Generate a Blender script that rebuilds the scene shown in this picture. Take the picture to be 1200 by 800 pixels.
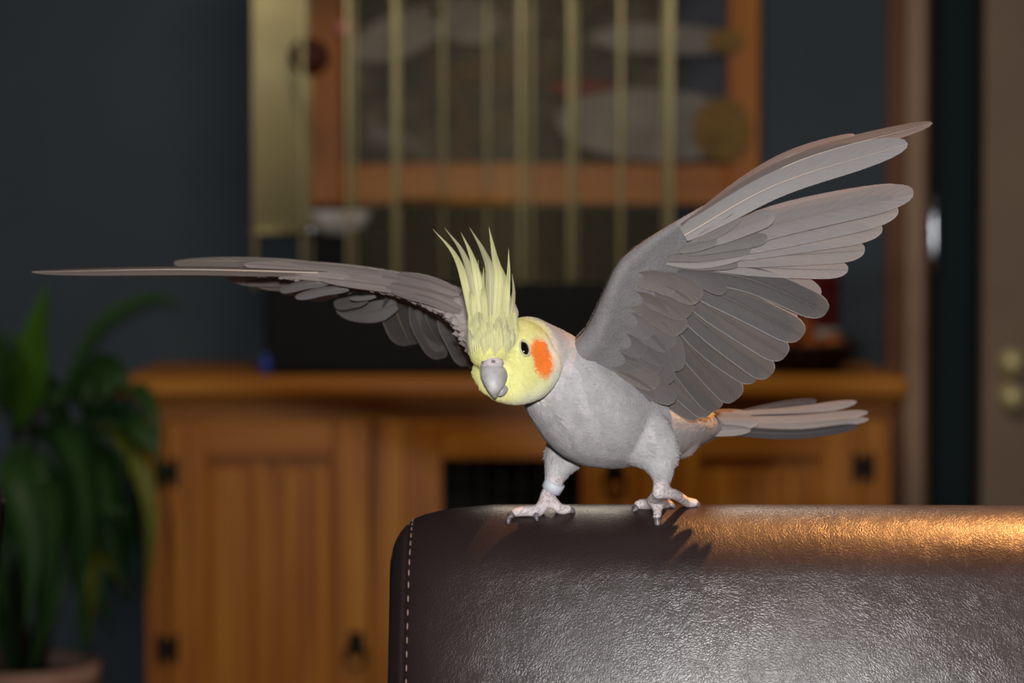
import bpy, bmesh, math, random
import numpy as np
from mathutils import Vector, Matrix
from mathutils.bvhtree import BVHTree

for o in list(bpy.data.objects):
    bpy.data.objects.remove(o, do_unlink=True)
random.seed(7); rng = np.random.default_rng(7)
SC = bpy.context.scene
COL = SC.collection

# ------------------------------------------------------------------ camera
CAM_Z, PITCH, FPX = 1.103, math.radians(2.33), 1200 * 55 / 22.3
cd = bpy.data.cameras.new('camera'); cam = bpy.data.objects.new('camera', cd); COL.objects.link(cam)
cd.sensor_width = 22.3; cd.lens = 55; cd.clip_start = 0.02
cam.location = (0, 0, CAM_Z); cam.rotation_euler = (math.radians(90) - PITCH, 0, 0)
cd.dof.use_dof = True; cd.dof.focus_distance = 1.15; cd.dof.aperture_fstop = 5.6
SC.camera = cam

# ------------------------------------------------------------------ light
w = bpy.data.worlds.new('world'); SC.world = w; w.use_nodes = True
w.node_tree.nodes['Background'].inputs[0].default_value = (0.75, 0.85, 1.0, 1)
w.node_tree.nodes['Background'].inputs[1].default_value = 0.035

def aim(o, target):
    o.rotation_euler = (Vector(target) - o.location).to_track_quat('-Z', 'Y').to_euler()
def lamp(name, kind, loc, target, energy, color, **kw):
    l = bpy.data.lights.new(name, kind); l.energy = energy; l.color = color
    for k, v in kw.items(): setattr(l, k, v)
    o = bpy.data.objects.new(name, l); COL.objects.link(o); o.location = loc; aim(o, target)
    return o
# camera flash above the lens
lamp('camera_flash_offscreen', 'AREA', (0.0, -0.03, CAM_Z + 0.085), (0.03, 1.18, 1.06), 18.0, (1.0, 0.985, 0.975), shape='RECTANGLE', size=0.05, size_y=0.025)
# warm sun that falls on the chair and the bird's back from above, kept at a distance
lamp('warm_sun_offscreen', 'SPOT', (1.595, 1.87, 5.03), (0.205, 1.17, 0.97), 2080.0, (1.0, 0.43, 0.13), spot_size=math.radians(5.1), spot_blend=0.12, shadow_soft_size=0.05)
# overhead room light (the sideboard's top shades its front): at ceiling height, facing straight down
lamp('ceiling_light_offscreen', 'AREA', (0.0, 2.7, 2.5), (0.0, 2.7, 0.0), 15.0, (1.0, 0.86, 0.70), shape='RECTANGLE', size=0.6, size_y=0.6)

SC.view_settings.view_transform = 'Standard'; SC.view_settings.look = 'None'
SC.view_settings.gamma = 1.0; SC.view_settings.use_curve_mapping = False
SC.view_settings.exposure = 0.0

# ------------------------------------------------------------------ helpers
_c, _s = math.cos(PITCH), math.sin(PITCH)
FWD = Vector((0, _c, -_s)); UPV = Vector((0, _s, _c)); CAMP = Vector((0, 0, CAM_Z))
def ray(px, py):
    return FWD + Vector((1, 0, 0)) * ((px - 600) / FPX) + UPV * ((400 - py) / FPX)
def P(px, py, Y):
    d = ray(px, py); return CAMP + d * (Y / d.y)
BY = 1.18
def B(px, py, d=0.0):
    return P(px, py, BY + d)
PXM = BY / FPX                                   # metres per photo pixel at the bird

WL = {}
def base_obj(name, data, parent, center):
    o = bpy.data.objects.new(name, data); COL.objects.link(o)
    c = Vector(center)
    if parent is not None:
        o.parent = parent; o.location = c - WL[parent.name]
    else:
        o.location = c
    WL[o.name] = c
    return o
def tag(o, label=None, cat=None, group=None, kind=None):
    if label: o['label'] = label
    if cat: o['category'] = cat
    if group: o['group'] = group
    if kind: o['kind'] = kind
    return o
def empty(name, loc, label, cat, group=None):
    return tag(base_obj(name, None, None, loc), label, cat, group)
def mesh(name, verts, faces, mat, parent=None, center=None, smooth=True, uvs=None, cols=None, mats=None, fmat=None):
    V = [Vector(v) for v in verts]
    if center is None:
        lo = Vector([min(v[i] for v in V) for i in range(3)]); hi = Vector([max(v[i] for v in V) for i in range(3)])
        center = (lo + hi) / 2
    c = Vector(center)
    me = bpy.data.meshes.new(name)
    me.from_pydata([v - c for v in V], [], faces)
    for m in (mats or [mat]): me.materials.append(m)
    if fmat is not None: me.polygons.foreach_set('material_index', fmat)
    if smooth: me.polygons.foreach_set('use_smooth', [True] * len(me.polygons))
    if uvs is not None:
        ul = me.uv_layers.new(name='UVMap')
        li = np.zeros(len(me.loops), dtype=np.int32); me.loops.foreach_get('vertex_index', li)
        ul.data.foreach_set('uv', np.asarray(uvs, dtype=np.float32)[li].ravel())
    if cols is not None:
        a = me.color_attributes.new('Col', 'FLOAT_COLOR', 'POINT')
        cc = np.ones((len(V), 4), dtype=np.float32); cc[:, :3] = np.asarray(cols, dtype=np.float32)
        a.data.foreach_set('color', cc.ravel())
    me.update()
    return base_obj(name, me, parent, c)
def from_bm(name, bm, mat, parent=None, smooth=False, center=None):
    bmesh.ops.recalc_face_normals(bm, faces=bm.faces)
    bm.verts.ensure_lookup_table()
    for i, v in enumerate(bm.verts): v.index = i
    V = [v.co.copy() for v in bm.verts]; F = [[v.index for v in f.verts] for f in bm.faces]
    bm.free()
    return mesh(name, V, F, mat, parent, center, smooth)
def bm_box(bm, x0, x1, y0, y1, z0, z1, bev=0.0, seg=2):
    r = bmesh.ops.create_cube(bm, size=1)
    for v in r['verts']:
        v.co = Vector((x0 if v.co.x < 0 else x1, y0 if v.co.y < 0 else y1, z0 if v.co.z < 0 else z1))
    if bev > 0:
        es = list({e for v in r['verts'] for e in v.link_edges})
        bmesh.ops.bevel(bm, geom=es, offset=bev, segments=seg, profile=0.5, affect='EDGES')
def box(name, x0, x1, y0, y1, z0, z1, mat, parent=None, bev=0.0, seg=2):
    bm = bmesh.new(); bm_box(bm, x0, x1, y0, y1, z0, z1, bev, seg)
    return from_bm(name, bm, mat, parent)
def catmull(pts, n, ts=None):
    p = [np.array(q, dtype=float) for q in pts]
    if len(p) == 2: return [p[0] + (p[1] - p[0]) * t for t in (np.linspace(0, 1, n) if ts is None else ts)]
    p = [2 * p[0] - p[1]] + p + [2 * p[-1] - p[-2]]
    m = len(p) - 3; out = []
    for t in (np.linspace(0, m, n) if ts is None else np.asarray(ts) * m):
        i = min(int(t), m - 1); u = t - i
        a, b, c, d = p[i:i + 4]
        out.append(0.5 * ((2 * b) + (-a + c) * u + (2 * a - 5 * b + 4 * c - d) * u * u + (-a + 3 * b - 3 * c + d) * u ** 3))
    return out
def tube_data(pts, radii, seg=10, flat=1.0, cap=True):
    """tapered tube along points; returns verts, faces"""
    pts = [Vector(p) for p in pts]; V = []; F = []
    up = Vector((0.31, 0.42, 0.85)).normalized(); n = len(pts)
    for i, p in enumerate(pts):
        t = (pts[min(i + 1, n - 1)] - pts[max(i - 1, 0)])
        t = t.normalized() if t.length > 0 else Vector((0, 0, 1))
        a = t.cross(up); a = a.normalized() if a.length > 1e-4 else Vector((1, 0, 0)); b = t.cross(a).normalized()
        for k in range(seg):
            an = 2 * math.pi * k / seg
            V.append(p + a * math.cos(an) * radii[i] + b * math.sin(an) * radii[i] * flat)
    for i in range(n - 1):
        for k in range(seg):
            F.append([i * seg + k, i * seg + (k + 1) % seg, (i + 1) * seg + (k + 1) % seg, (i + 1) * seg + k])
    if cap:
        F.append(list(range(seg))[::-1]); F.append([(n - 1) * seg + k for k in range(seg)])
    return V, F
def tube(name, pts, radii, mat, parent=None, n=None, seg=10, flat=1.0):
    if n:
        rr = np.interp(np.linspace(0, 1, n), np.linspace(0, 1, len(radii)), radii)
        pts = catmull(pts, n); radii = list(rr)
    V, F = tube_data(pts, radii, seg, flat)
    return mesh(name, V, F, mat, parent)
def lathe(name, prof, c, mat, parent=None, seg=32, sx=1, sy=1):
    V = []; F = []
    for r, z in prof:
        for k in range(seg):
            a = 2 * math.pi * k / seg; V.append(Vector((c[0] + r * sx * math.cos(a), c[1] + r * sy * math.sin(a), c[2] + z)))
    for i in range(len(prof) - 1):
        for k in range(seg):
            F.append([i * seg + k, i * seg + (k + 1) % seg, (i + 1) * seg + (k + 1) % seg, (i + 1) * seg + k])
    F.append(list(range(seg))[::-1]); F.append([(len(prof) - 1) * seg + k for k in range(seg)])
    return mesh(name, V, F, mat, parent)
def ellipsoid_data(c, ax, nu=20, nv=12):
    V = []; F = []
    for i in range(nv + 1):
        th = math.pi * i / nv
        for k in range(nu):
            ph = 2 * math.pi * k / nu
            V.append(Vector(c) + ax[0] * (math.sin(th) * math.cos(ph)) + ax[1] * (math.sin(th) * math.sin(ph)) + ax[2] * math.cos(th))
    for i in range(nv):
        for k in range(nu):
            F.append([i * nu + k, i * nu + (k + 1) % nu, (i + 1) * nu + (k + 1) % nu, (i + 1) * nu + k])
    return V, F
def ball(name, c, r, mat, parent=None, sx=1, sy=1, sz=1):
    V, F = ellipsoid_data(c, (Vector((r * sx, 0, 0)), Vector((0, r * sy, 0)), Vector((0, 0, r * sz))))
    return mesh(name, V, F, mat, parent)

# ------------------------------------------------------------------ materials
def S(r, g, b):                                   # sRGB 0..255 to linear
    f = lambda c: (c / 255 / 12.92) if c / 255 <= 0.04045 else ((c / 255 + 0.055) / 1.055) ** 2.4
    return (f(r), f(g), f(b), 1)
def new_mat(name, color=(0.5, 0.5, 0.5, 1), rough=0.6, metal=0.0, spec=0.5, **kw):
    m = bpy.data.materials.new(name); m.use_nodes = True
    nt = m.node_tree; b = nt.nodes['Principled BSDF']
    b.inputs['Base Color'].default_value = color; b.inputs['Roughness'].default_value = rough
    b.inputs['Metallic'].default_value = metal; b.inputs['Specular IOR Level'].default_value = spec
    for k, v in kw.items(): b.inputs[k].default_value = v
    return m, nt, b
def N(nt, kind, **kw):
    n = nt.nodes.new(kind)
    for k, v in kw.items():
        if hasattr(n, k) and not k[0].isupper(): setattr(n, k, v)
        else: n.inputs[k].default_value = v
    return n
def ramp(nt, fac, stops):
    r = nt.nodes.new('ShaderNodeValToRGB'); e = r.color_ramp.elements
    while len(e) < len(stops): e.new(0.5)
    for i, (p, c) in enumerate(stops): e[i].position = p; e[i].color = c
    nt.links.new(fac, r.inputs[0]); return r
def coords(nt, scale=(1, 1, 1), out='Object', rand=False):
    tc = nt.nodes.new('ShaderNodeTexCoord'); mp = nt.nodes.new('ShaderNodeMapping'); mp.inputs['Scale'].default_value = scale
    nt.links.new(tc.outputs[out], mp.inputs[0])
    if rand:
        oi = nt.nodes.new('ShaderNodeObjectInfo'); ml = N(nt, 'ShaderNodeMath', operation='MULTIPLY'); ml.inputs[1].default_value = 37.0
        nt.links.new(oi.outputs['Random'], ml.inputs[0]); nt.links.new(ml.outputs[0], mp.inputs['Location'])
    return mp
def bump(nt, h, b, strength, dist):
    bp = N(nt, 'ShaderNodeBump'); bp.inputs['Strength'].default_value = strength; bp.inputs['Distance'].default_value = dist
    nt.links.new(h, bp.inputs['Height']); nt.links.new(bp.outputs[0], b.inputs['Normal']); return bp
def wood(name, c1, c2, c3, axis, rough=0.42):
    m, nt, b = new_mat(name, rough=rough, spec=0.4)
    sc = {'z': (26, 26, 1.6), 'x': (1.6, 26, 26), 'y': (26, 1.6, 26)}[axis]
    mp = coords(nt, sc, rand=True)
    n1 = N(nt, 'ShaderNodeTexNoise'); n1.inputs['Scale'].default_value = 1.0; n1.inputs['Detail'].default_value = 5; n1.inputs['Distortion'].default_value = 0.6
    nt.links.new(mp.outputs[0], n1.inputs[0])
    r = ramp(nt, n1.outputs[0], [(0.28, c1), (0.5, c2), (0.72, c3)])
    vo = N(nt, 'ShaderNodeTexVoronoi'); vo.inputs['Scale'].default_value = 0.28
    nt.links.new(mp.outputs[0], vo.inputs[0])
    kr = ramp(nt, vo.outputs['Distance'], [(0.05, (0.25, 0.2, 0.18, 1)), (0.16, (1, 1, 1, 1))])
    mx = N(nt, 'ShaderNodeMix', data_type='RGBA', blend_type='MULTIPLY'); mx.inputs[0].default_value = 0.8
    nt.links.new(r.outputs[0], mx.inputs[6]); nt.links.new(kr.outputs[0], mx.inputs[7]); nt.links.new(mx.outputs[2], b.inputs['Base Color'])
    bump(nt, n1.outputs[0], b, 0.25, 0.002)
    return m
PINE = [wood('honey_pine_' + a, S(150, 84, 20), S(190, 118, 32), S(220, 152, 52), a) for a in 'zxy']
PZ, PX, PY_ = PINE
PFRAME = [wood('orange_frame_wood_' + a, S(160, 86, 4), S(186, 108, 6), S(198, 122, 12), a) for a in 'zx']
def noisy(name, c1, c2, scale, rough=0.7, bstr=0.15, bd=0.003, metal=0, spec=0.4, detail=4, out='Object'):
    m, nt, b = new_mat(name, rough=rough, metal=metal, spec=spec)
    mp = coords(nt, (scale,) * 3, out)
    n = N(nt, 'ShaderNodeTexNoise'); n.inputs['Scale'].default_value = 1; n.inputs['Detail'].default_value = detail
    nt.links.new(mp.outputs[0], n.inputs[0])
    r = ramp(nt, n.outputs[0], [(0.3, c1), (0.7, c2)]); nt.links.new(r.outputs[0], b.inputs['Base Color'])
    if bstr: bump(nt, n.outputs[0], b, bstr, bd)
    return m
M_WALL = noisy('slate_blue_wall_paint', S(72, 83, 93), S(78, 90, 100), 3.0, 0.85, 0.05)
M_FLOOR = wood('floor_wood', S(92, 58, 34), S(120, 78, 46), S(140, 96, 60), 'y', 0.4)
M_IRON = noisy('dark_iron', S(22, 20, 20), S(40, 36, 34), 60, 0.55, 0.3, 0.001, metal=0.6)
M_BRASS, _, _ = new_mat('polished_brass', S(240, 228, 170), 0.4, 0.3)
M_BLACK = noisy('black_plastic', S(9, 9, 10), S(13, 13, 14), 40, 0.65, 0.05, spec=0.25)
M_BEIGE = noisy('beige_door_paint', S(150, 128, 108), S(160, 138, 116), 8, 0.55, 0.03)
M_TRIMW = wood('brown_door_trim', S(96, 58, 38), S(120, 74, 48), S(134, 88, 60), 'z', 0.5)
M_TRIMB = noisy('beige_door_frame_paint', S(176, 144, 118), S(186, 156, 130), 8, 0.5, 0.03)
M_DARK = noisy('dark_room_paint', S(16, 17, 18), S(22, 24, 26), 4, 0.8, 0.02)
M_GLASSD, _, _ = new_mat('dark_door_glass', S(40, 52, 56), 0.10, 0.0, 0.5)
M_STEEL, _, _ = new_mat('brushed_steel', S(200, 205, 210), 0.16, 1.0)

# ------------------------------------------------------------------ structure
WY = 4.56                                         # back wall plane
def WX(px, y=WY): return P(px, 300, y).x
def struct(o): o['kind'] = 'structure'; return o
xr = WX(1037)
struct(box('wall_back', -3.0, xr, WY, WY + 0.12, 0, 2.7, M_WALL))
struct(box('wall_right', 2.6, 2.7, 0.0, 6.6, 0, 2.7, M_WALL))
struct(box('wall_hall', xr, 2.6, 6.4, 6.5, 0, 2.7, M_WALL))
struct(box('floor', -3.0, 2.7, -1.5, 6.6, -0.06, 0.0, M_FLOOR))
struct(box('baseboard_back', -3.0, -0.6, WY - 0.014, WY, 0, 0.09, M_TRIMB, bev=0.003))
# door frame beside the sideboard
struct(box('trim_1', xr, WX(1056), WY - 0.02, WY + 0.12, 0, 2.7, M_TRIMW, bev=0.003))
struct(box('trim_2', WX(1056), WX(1081), WY - 0.045, WY + 0.12, 0, 2.7, M_TRIMB, bev=0.008))
struct(box('trim_3', WX(1081), WX(1090), WY - 0.0, WY + 0.10, 0, 2.7, M_TRIMW, bev=0.002))
# dark glazed door leaf in the opening
d1 = struct(box('door_1', WX(1090), WX(1151), WY + 0.05, WY + 0.09, 0, 2.3, M_DARK, bev=0.003))
box('pane', WX(1101), WX(1143), WY + 0.044, WY + 0.054, 0.12, 2.2, M_GLASSD, d1)
rodp = [P(1094, 300, WY + 0.03)]
tube('glint_bar', [Vector((rodp[0].x, WY + 0.032, z)) for z in (1.045, 1.07, 1.15, 1.18)], [0.008, 0.012, 0.012, 0.008], M_STEEL, d1, n=12, seg=20)  # steel bar and mounts added to mirror the flash as a bright spot
for z in (1.055, 1.165):
    tube('glint_bar_mount', [Vector((rodp[0].x, WY + 0.032, z)), Vector((rodp[0].x, WY + 0.06, z))], [0.006, 0.006], M_STEEL, d1)
d2 = struct(box('door_2', WX(1151), WX(1151) + 0.80, WY - 0.02, WY + 0.025, 0, 2.3, M_BEIGE, bev=0.004))
for zz in (425, 466):
    kp = P(1186, zz, WY - 0.03)
    V, F = tube_data([kp + Vector((0, 0.012, 0)), kp, kp - Vector((0, 0.02, 0)), kp - Vector((0, 0.026, 0))], [0.026, 0.026, 0.018, 0.008], 20)
    mesh('door_knob', V, F, M_BRASS, d2)

# ------------------------------------------------------------------ sideboard
SY = 4.10
def SX(px, y=SY): return P(px, 500, y).x
def SZ(py, y=SY): return P(600, py, y).z
zt = P(600, 441, SY - 0.03).z
sb = empty('sideboard', (0, SY + 0.2, 0), 'honey pine sideboard with iron hinges and grille door under the birdcage', 'sideboard')
bm = bmesh.new(); bm_box(bm, SX(135, SY - .03), SX(1065, SY - .03), SY - 0.035, WY - 0.01, zt - 0.034, zt, 0.010, 3); from_bm('top', bm, PX, sb)
x0, x1 = SX(170), SX(1045)
zb = SZ(466)
box('cornice', x0 - 0.012, x1 + 0.012, SY - 0.014, SY + 0.05, zt - 0.052, zt - 0.033, PX, sb, bev=0.006)
box('side_panel', x0, x0 + 0.022, SY + 0.002, WY - 0.02, 0.05, zt - 0.034, PZ, sb, bev=0.002)
box('side_panel', x1 - 0.022, x1, SY + 0.002, WY - 0.02, 0.05, zt - 0.034, PZ, sb, bev=0.002)
box('back_panel', x0, x1, WY - 0.03, WY - 0.02, 0.05, zt - 0.034, PX, sb)
box('bottom_shelf', x0 + 0.02, x1 - 0.02, SY + 0.02, WY - 0.03, 0.08, 0.10, PX, sb)
zd = SZ(494)                                       # door tops
box('top_rail', x0, x1, SY, SY + 0.022, zd + 0.002, zt - 0.034, PX, sb, bev=0.002)
box('bottom_rail', x0, x1, SY, SY + 0.022, 0.05, 0.13, PX, sb, bev=0.002)
for a, b_ in ((170, 195), (435, 474), (745, 772), (1011, 1045)):
    box('stile', SX(a), SX(b_), SY, SY + 0.022, 0.13, zd + 0.002, PZ, sb, bev=0.002)
for a in (x0 + 0.03, x1 - 0.03):
    box('foot', a - 0.03, a + 0.03, SY + 0.01, SY + 0.07, 0, 0.05, PZ, sb, bev=0.004)
    box('foot', a - 0.03, a + 0.03, WY - 0.09, WY - 0.03, 0, 0.05, PZ, sb, bev=0.004)
def hinge(par, px, py):
    c = P(px, py, SY - 0.004)
    bm = bmesh.new()
    bm_box(bm, c.x - 0.017, c.x + 0.017, SY - 0.006, SY + 0.002, c.z - 0.012, c.z + 0.012, 0.001)
    bm_box(bm, c.x - 0.018, c.x - 0.009, SY - 0.007, SY + 0.002, c.z - 0.024, c.z + 0.024, 0.002)
    bm_box(bm, c.x + 0.009, c.x + 0.018, SY - 0.007, SY + 0.002, c.z - 0.024, c.z + 0.024, 0.002)
    bm_box(bm, c.x - 0.004, c.x + 0.004, SY - 0.010, SY + 0.002, c.z - 0.02, c.z + 0.02, 0.002)
    o = from_bm('hinge', bm, M_IRON, par); o['label'] = 'black iron butterfly hinge'
def drop_handle(par, px, py):
    c = P(px, py, SY - 0.006)
    bm = bmesh.new()
    bm_box(bm, c.x - 0.013, c.x + 0.013, SY - 0.007, SY + 0.002, c.z - 0.008, c.z + 0.03, 0.004)
    bm_box(bm, c.x - 0.006, c.x + 0.006, SY - 0.018, SY - 0.004, c.z + 0.006, c.z + 0.018, 0.002)
    o = from_bm('handle', bm, M_IRON, par); o['label'] = 'black iron drop handle'
    pts = [Vector((c.x + 0.017 * math.sin(a), SY - 0.013, c.z - 0.008 - 0.02 * math.cos(a))) for a in np.linspace(-2.6, 2.6, 15)]
    tube('handle_ring', pts, [0.0032] * 15, M_IRON, par, seg=8)
def panel_door(pa, pb, hinge_px, handle_px, handle_py, hinge_pys):
    xa, xb = SX(pa) + 0.0015, SX(pb) - 0.0015; z0, z1 = 0.132, zd
    st = SX(240) - SX(196); rl = (zd - SZ(536))
    d = box('door', xa + st * .6, xb - st * .6, SY + 0.014, SY + 0.020, z0 + rl * .6, z1 - rl * .6, PZ, sb)
    box('door_stile', xa, xa + st, SY - 0.002, SY + 0.022, z0, z1, PZ, d, bev=0.002)
    box('door_stile', xb - st, xb, SY - 0.002, SY + 0.022, z0, z1, PZ, d, bev=0.002)
    box('door_rail', xa + st, xb - st, SY - 0.002, SY + 0.022, z1 - rl, z1, PX, d, bev=0.002)
    box('door_rail', xa + st, xb - st, SY - 0.002, SY + 0.022, z0, z0 + rl, PX, d, bev=0.002)
    n = 3; a0, a1 = xa + st + 0.022, xb - st - 0.022
    for i in range(n):
        u0 = a0 + (a1 - a0) * i / n; u1 = a0 + (a1 - a0) * (i + 1) / n
        box('panel_board', u0 + 0.0006, u1 - 0.0006, SY + 0.001, SY + 0.016, z0 + rl + 0.022, z1 - rl - 0.022, PZ, d, bev=0.0014)
    for (u0, u1, v0, v1) in ((xa + st, xa + st + .008, z0 + rl, z1 - rl), (xb - st - .008, xb - st, z0 + rl, z1 - rl)):
        box('moulding', u0, u1, SY + 0.002, SY + 0.016, v0, v1, PZ, d, bev=0.003)
    for py in hinge_pys: hinge(d, hinge_px, py)
    drop_handle(d, handle_px, handle_py)
panel_door(196, 434, 196, 417, 762, (553, 760))
panel_door(772, 1010, 1012, 790, 762, (547, 760))
# middle door with an iron grille
xa, xb = SX(474) + .0015, SX(745) - .0015; st = 0.060; z0, z1 = 0.132, zd; rl = zd - SZ(538)
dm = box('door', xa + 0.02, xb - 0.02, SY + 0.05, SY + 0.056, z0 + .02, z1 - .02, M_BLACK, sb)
box('door_stile', xa, xa + st, SY - 0.002, SY + 0.022, z0, z1, PZ, dm, bev=0.002)
box('door_stile', xb - 0.088, xb, SY - 0.002, SY + 0.022, z0, z1, PZ, dm, bev=0.002)
box('door_rail', xa + st, xb - .088, SY - 0.002, SY + 0.022, z1 - rl, z1, PX, dm, bev=0.002)
box('door_rail', xa + st, xb - .088, SY - 0.002, SY + 0.022, z0, z0 + rl, PX, dm, bev=0.002)
gx0, gx1 = xa + st, xb - .088
for i in range(1, 7):
    u = gx0 + (gx1 - gx0) * i / 7
    tube('grille_bar', [Vector((u, SY + 0.012, z0 + rl)), Vector((u, SY + 0.012, z1 - rl))], [0.004, 0.004], M_IRON, dm, seg=8)
for i in range(1, 12):
    v = z0 + rl + (z1 - z0 - 2 * rl) * i / 12
    tube('grille_bar', [Vector((gx0, SY + 0.010, v)), Vector((gx1, SY + 0.010, v))], [0.004, 0.004], M_IRON, dm, seg=8)
drop_handle(dm, 720, 556)

# ------------------------------------------------------------------ picture on the wall
PYW = WY - 0.03
def PW(px, py, y=PYW): return P(px, py, y)
pic = empty('picture', PW(628, 240), 'large bird picture in a broad orange wooden frame hung behind the cage', 'picture')
ztop = 1.98
fx0, fx1 = PW(364, 100).x, PW(890, 100).x; fz0 = PW(600, 240).z; fb = PW(600, 192).z - fz0; fw = PW(890, 100).x - PW(853, 100).x
m_pic, nt, b = new_mat('painted_dark_canvas', rough=0.6)
mp = coords(nt, (5, 5, 9)); n1 = N(nt, 'ShaderNodeTexNoise'); n1.inputs['Scale'].default_value = 1.3; n1.inputs['Detail'].default_value = 3; n1.inputs['Distortion'].default_value = 1.2
nt.links.new(mp.outputs[0], n1.inputs[0])
r = ramp(nt, n1.outputs[0], [(0.36, S(36, 36, 38)), (0.5, S(60, 55, 52)), (0.62, S(100, 84, 70)), (0.72, S(126, 122, 122))]); nt.links.new(r.outputs[0], b.inputs['Base Color'])
box('canvas', fx0 + fw * .7, fx1 - fw * .7, PYW + 0.01, PYW + 0.02, fz0 + fb * .7, ztop - fb * .7, m_pic, pic)
box('frame_side', fx0, fx0 + fw, PYW - 0.012, PYW + 0.028, fz0, ztop, PFRAME[0], pic, bev=0.004)
box('frame_side', fx1 - fw, fx1, PYW - 0.012, PYW + 0.028, fz0, ztop, PFRAME[0], pic, bev=0.004)
box('frame_rail', fx0 + fw, fx1 - fw, PYW - 0.012, PYW + 0.028, fz0, fz0 + fb, PFRAME[1], pic, bev=0.004)
box('frame_rail', fx0 + fw, fx1 - fw, PYW - 0.012, PYW + 0.028, ztop - fb, ztop, PFRAME[1], pic, bev=0.004)
def relief(name, outline, mat, y, t=0.004, label=None):
    pts = catmull([tuple(PW(a, b_, y)) for a, b_ in outline] + [tuple(PW(*outline[0], y))], 40)[:-1]
    n = len(pts); V = [Vector(p) for p in pts] + [Vector(p) + Vector((0, t, 0)) for p in pts]
    F = [list(range(n)), [n + k for k in range(n)][::-1]] + [[k, n + k, n + (k + 1) % n, (k + 1) % n] for k in range(n)]
    o = mesh(name, V, F, mat, pic, smooth=False)
    if label: o['label'] = label
    return o
def oval(cx, cy, rx, ry, tilt=0, n=12):
    out = []
    for k in range(n):
        a = 2 * math.pi * k / n; u, v = rx * math.cos(a), ry * math.sin(a)
        out.append((cx + u * math.cos(tilt) - v * math.sin(tilt), cy + u * math.sin(tilt) + v * math.cos(tilt)))
    return out
M_PG = noisy('painted_pale_grey', S(168, 160, 150), S(126, 120, 114), 18, 0.6, 0)
M_PY = noisy('painted_yellow', S(158, 120, 44), S(120, 94, 44), 18, 0.6, 0)
M_PD = noisy('painted_charcoal', S(50, 48, 48), S(70, 66, 62), 18, 0.6, 0)
M_PB = noisy('painted_blue_grey', S(50, 54, 66), S(84, 86, 98), 14, 0.6, 0)
M_PR = noisy('painted_red', S(130, 40, 34), S(110, 44, 36), 18, 0.6, 0)
M_PN = noisy('painted_brown', S(96, 70, 52), S(76, 56, 42), 18, 0.6, 0)
yf = PYW - 0.016
relief('painted_bird', oval(766, 146, 114, 42, 0.05), M_PG, yf - 0.004, label='pale grey painted bird body')
relief('painted_wing', oval(846, 152, 35, 37, 0.0), M_PY, yf - 0.008, label='yellow patch on the painted bird')
relief('painted_bird', oval(780, 46, 92, 18, 0.03), M_PG, yf, label='upper pale painted bird body')
relief('painted_wing', oval(850, 48, 22, 14, 0.0), M_PY, yf - 0.004)
relief('painted_trunk', [(806, 62), (850, 64), (854, 118), (800, 112)], M_PB, PYW - 0.0, 0.012)
relief('painted_sky', [(798, -30), (850, -30), (850, 32), (800, 30)], M_PB, PYW, 0.012)
relief('painted_bird', oval(470, 40, 60, 26, -0.4), M_PG, PYW, 0.012, label='grey painted bird beside the left frame')
relief('painted_bird', oval(545, 22, 42, 28, 0.2), M_PG, PYW, 0.012)
relief('painted_bird', oval(590, 80, 70, 20, -0.1), M_PN, PYW + 0.003, 0.009)
relief('painted_branch', [(498, 60), (516, 74), (548, 120), (550, 186), (538, 186), (530, 130), (504, 92)], M_PN, PYW, 0.012)
relief('painted_branch', [(556, 150), (600, 130), (602, 140), (552, 168)], M_PN, PYW, 0.012)
relief('painted_flower', [(636, 98), (676, 92), (722, 98), (716, 108), (690, 120), (660, 112)], M_PR, PYW - 0.002, 0.012, label='red painted flower')

# ------------------------------------------------------------------ birdcage on the sideboard
CF, CB = 4.14, 4.47
cx = {'fl': P(297, 300, CF).x, 'fr': P(788, 300, CF).x, 'bl': P(364, 300, CB).x, 'br': P(778, 300, CB).x}
cz0 = zt; cz1 = P(600, 331, CF).z; czt = 1.72
cage = empty('birdcage', ((cx['fl'] + cx['fr']) / 2, 4.3, zt), 'tall brass wire birdcage with a black base on the sideboard', 'birdcage')
def prism(name, quad, z0, z1, mat, parent, bev=0.0):
    bm = bmesh.new(); lo = [bm.verts.new((x, y, z0)) for x, y in quad]; hi = [bm.verts.new((x, y, z1)) for x, y in quad]
    bm.faces.new(lo[::-1]); bm.faces.new(hi)
    for k in range(len(quad)): bm.faces.new((lo[k], lo[(k + 1) % 4], hi[(k + 1) % 4], hi[k]))
    if bev: bmesh.ops.bevel(bm, geom=list(bm.edges), offset=bev, segments=3, profile=0.5, affect='EDGES')
    return from_bm(name, bm, mat, parent, smooth=False)
g = 0.012
base_q = [(P(309, 400, CF - .01).x, CF - g), (cx['fr'] + g, CF - g), (cx['br'] + g, CB + g), (cx['bl'] - g, CB + g)]
prism('tray', base_q, cz0, cz1, M_BLACK, cage, 0.008)
prism('seed_guard', [(cx['bl'], CB + 0.004), (cx['br'], CB + 0.004), (cx['br'], CB + 0.010), (cx['bl'], CB + 0.010)], cz1 - 0.02, P(600, 246, CB).z, M_BLACK, cage)
def shared_bar(name, p0, p1, r, mat, parent, cache={}):
    p0, p1 = Vector(p0), Vector(p1); L = round((p1 - p0).length, 4); key = (L, r, tuple(round(c, 3) for c in (p1 - p0).normalized()))
    c = (p0 + p1) / 2
    if key not in cache:
        V, F = tube_data([p0, p1], [r, r], 8); o = mesh(name, V, F, mat, parent, center=c); cache[key] = o.data; return o
    return base_obj(name, cache[key], parent, c)
for px in (299, 355, 408, 463, 610, 668, 727, 785):
    x = P(px, 300, CF).x
    shared_bar('cage_rod', (x, CF, cz1 - 0.01), (x, CF, czt), 0.0037, M_BRASS, cage)
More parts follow.
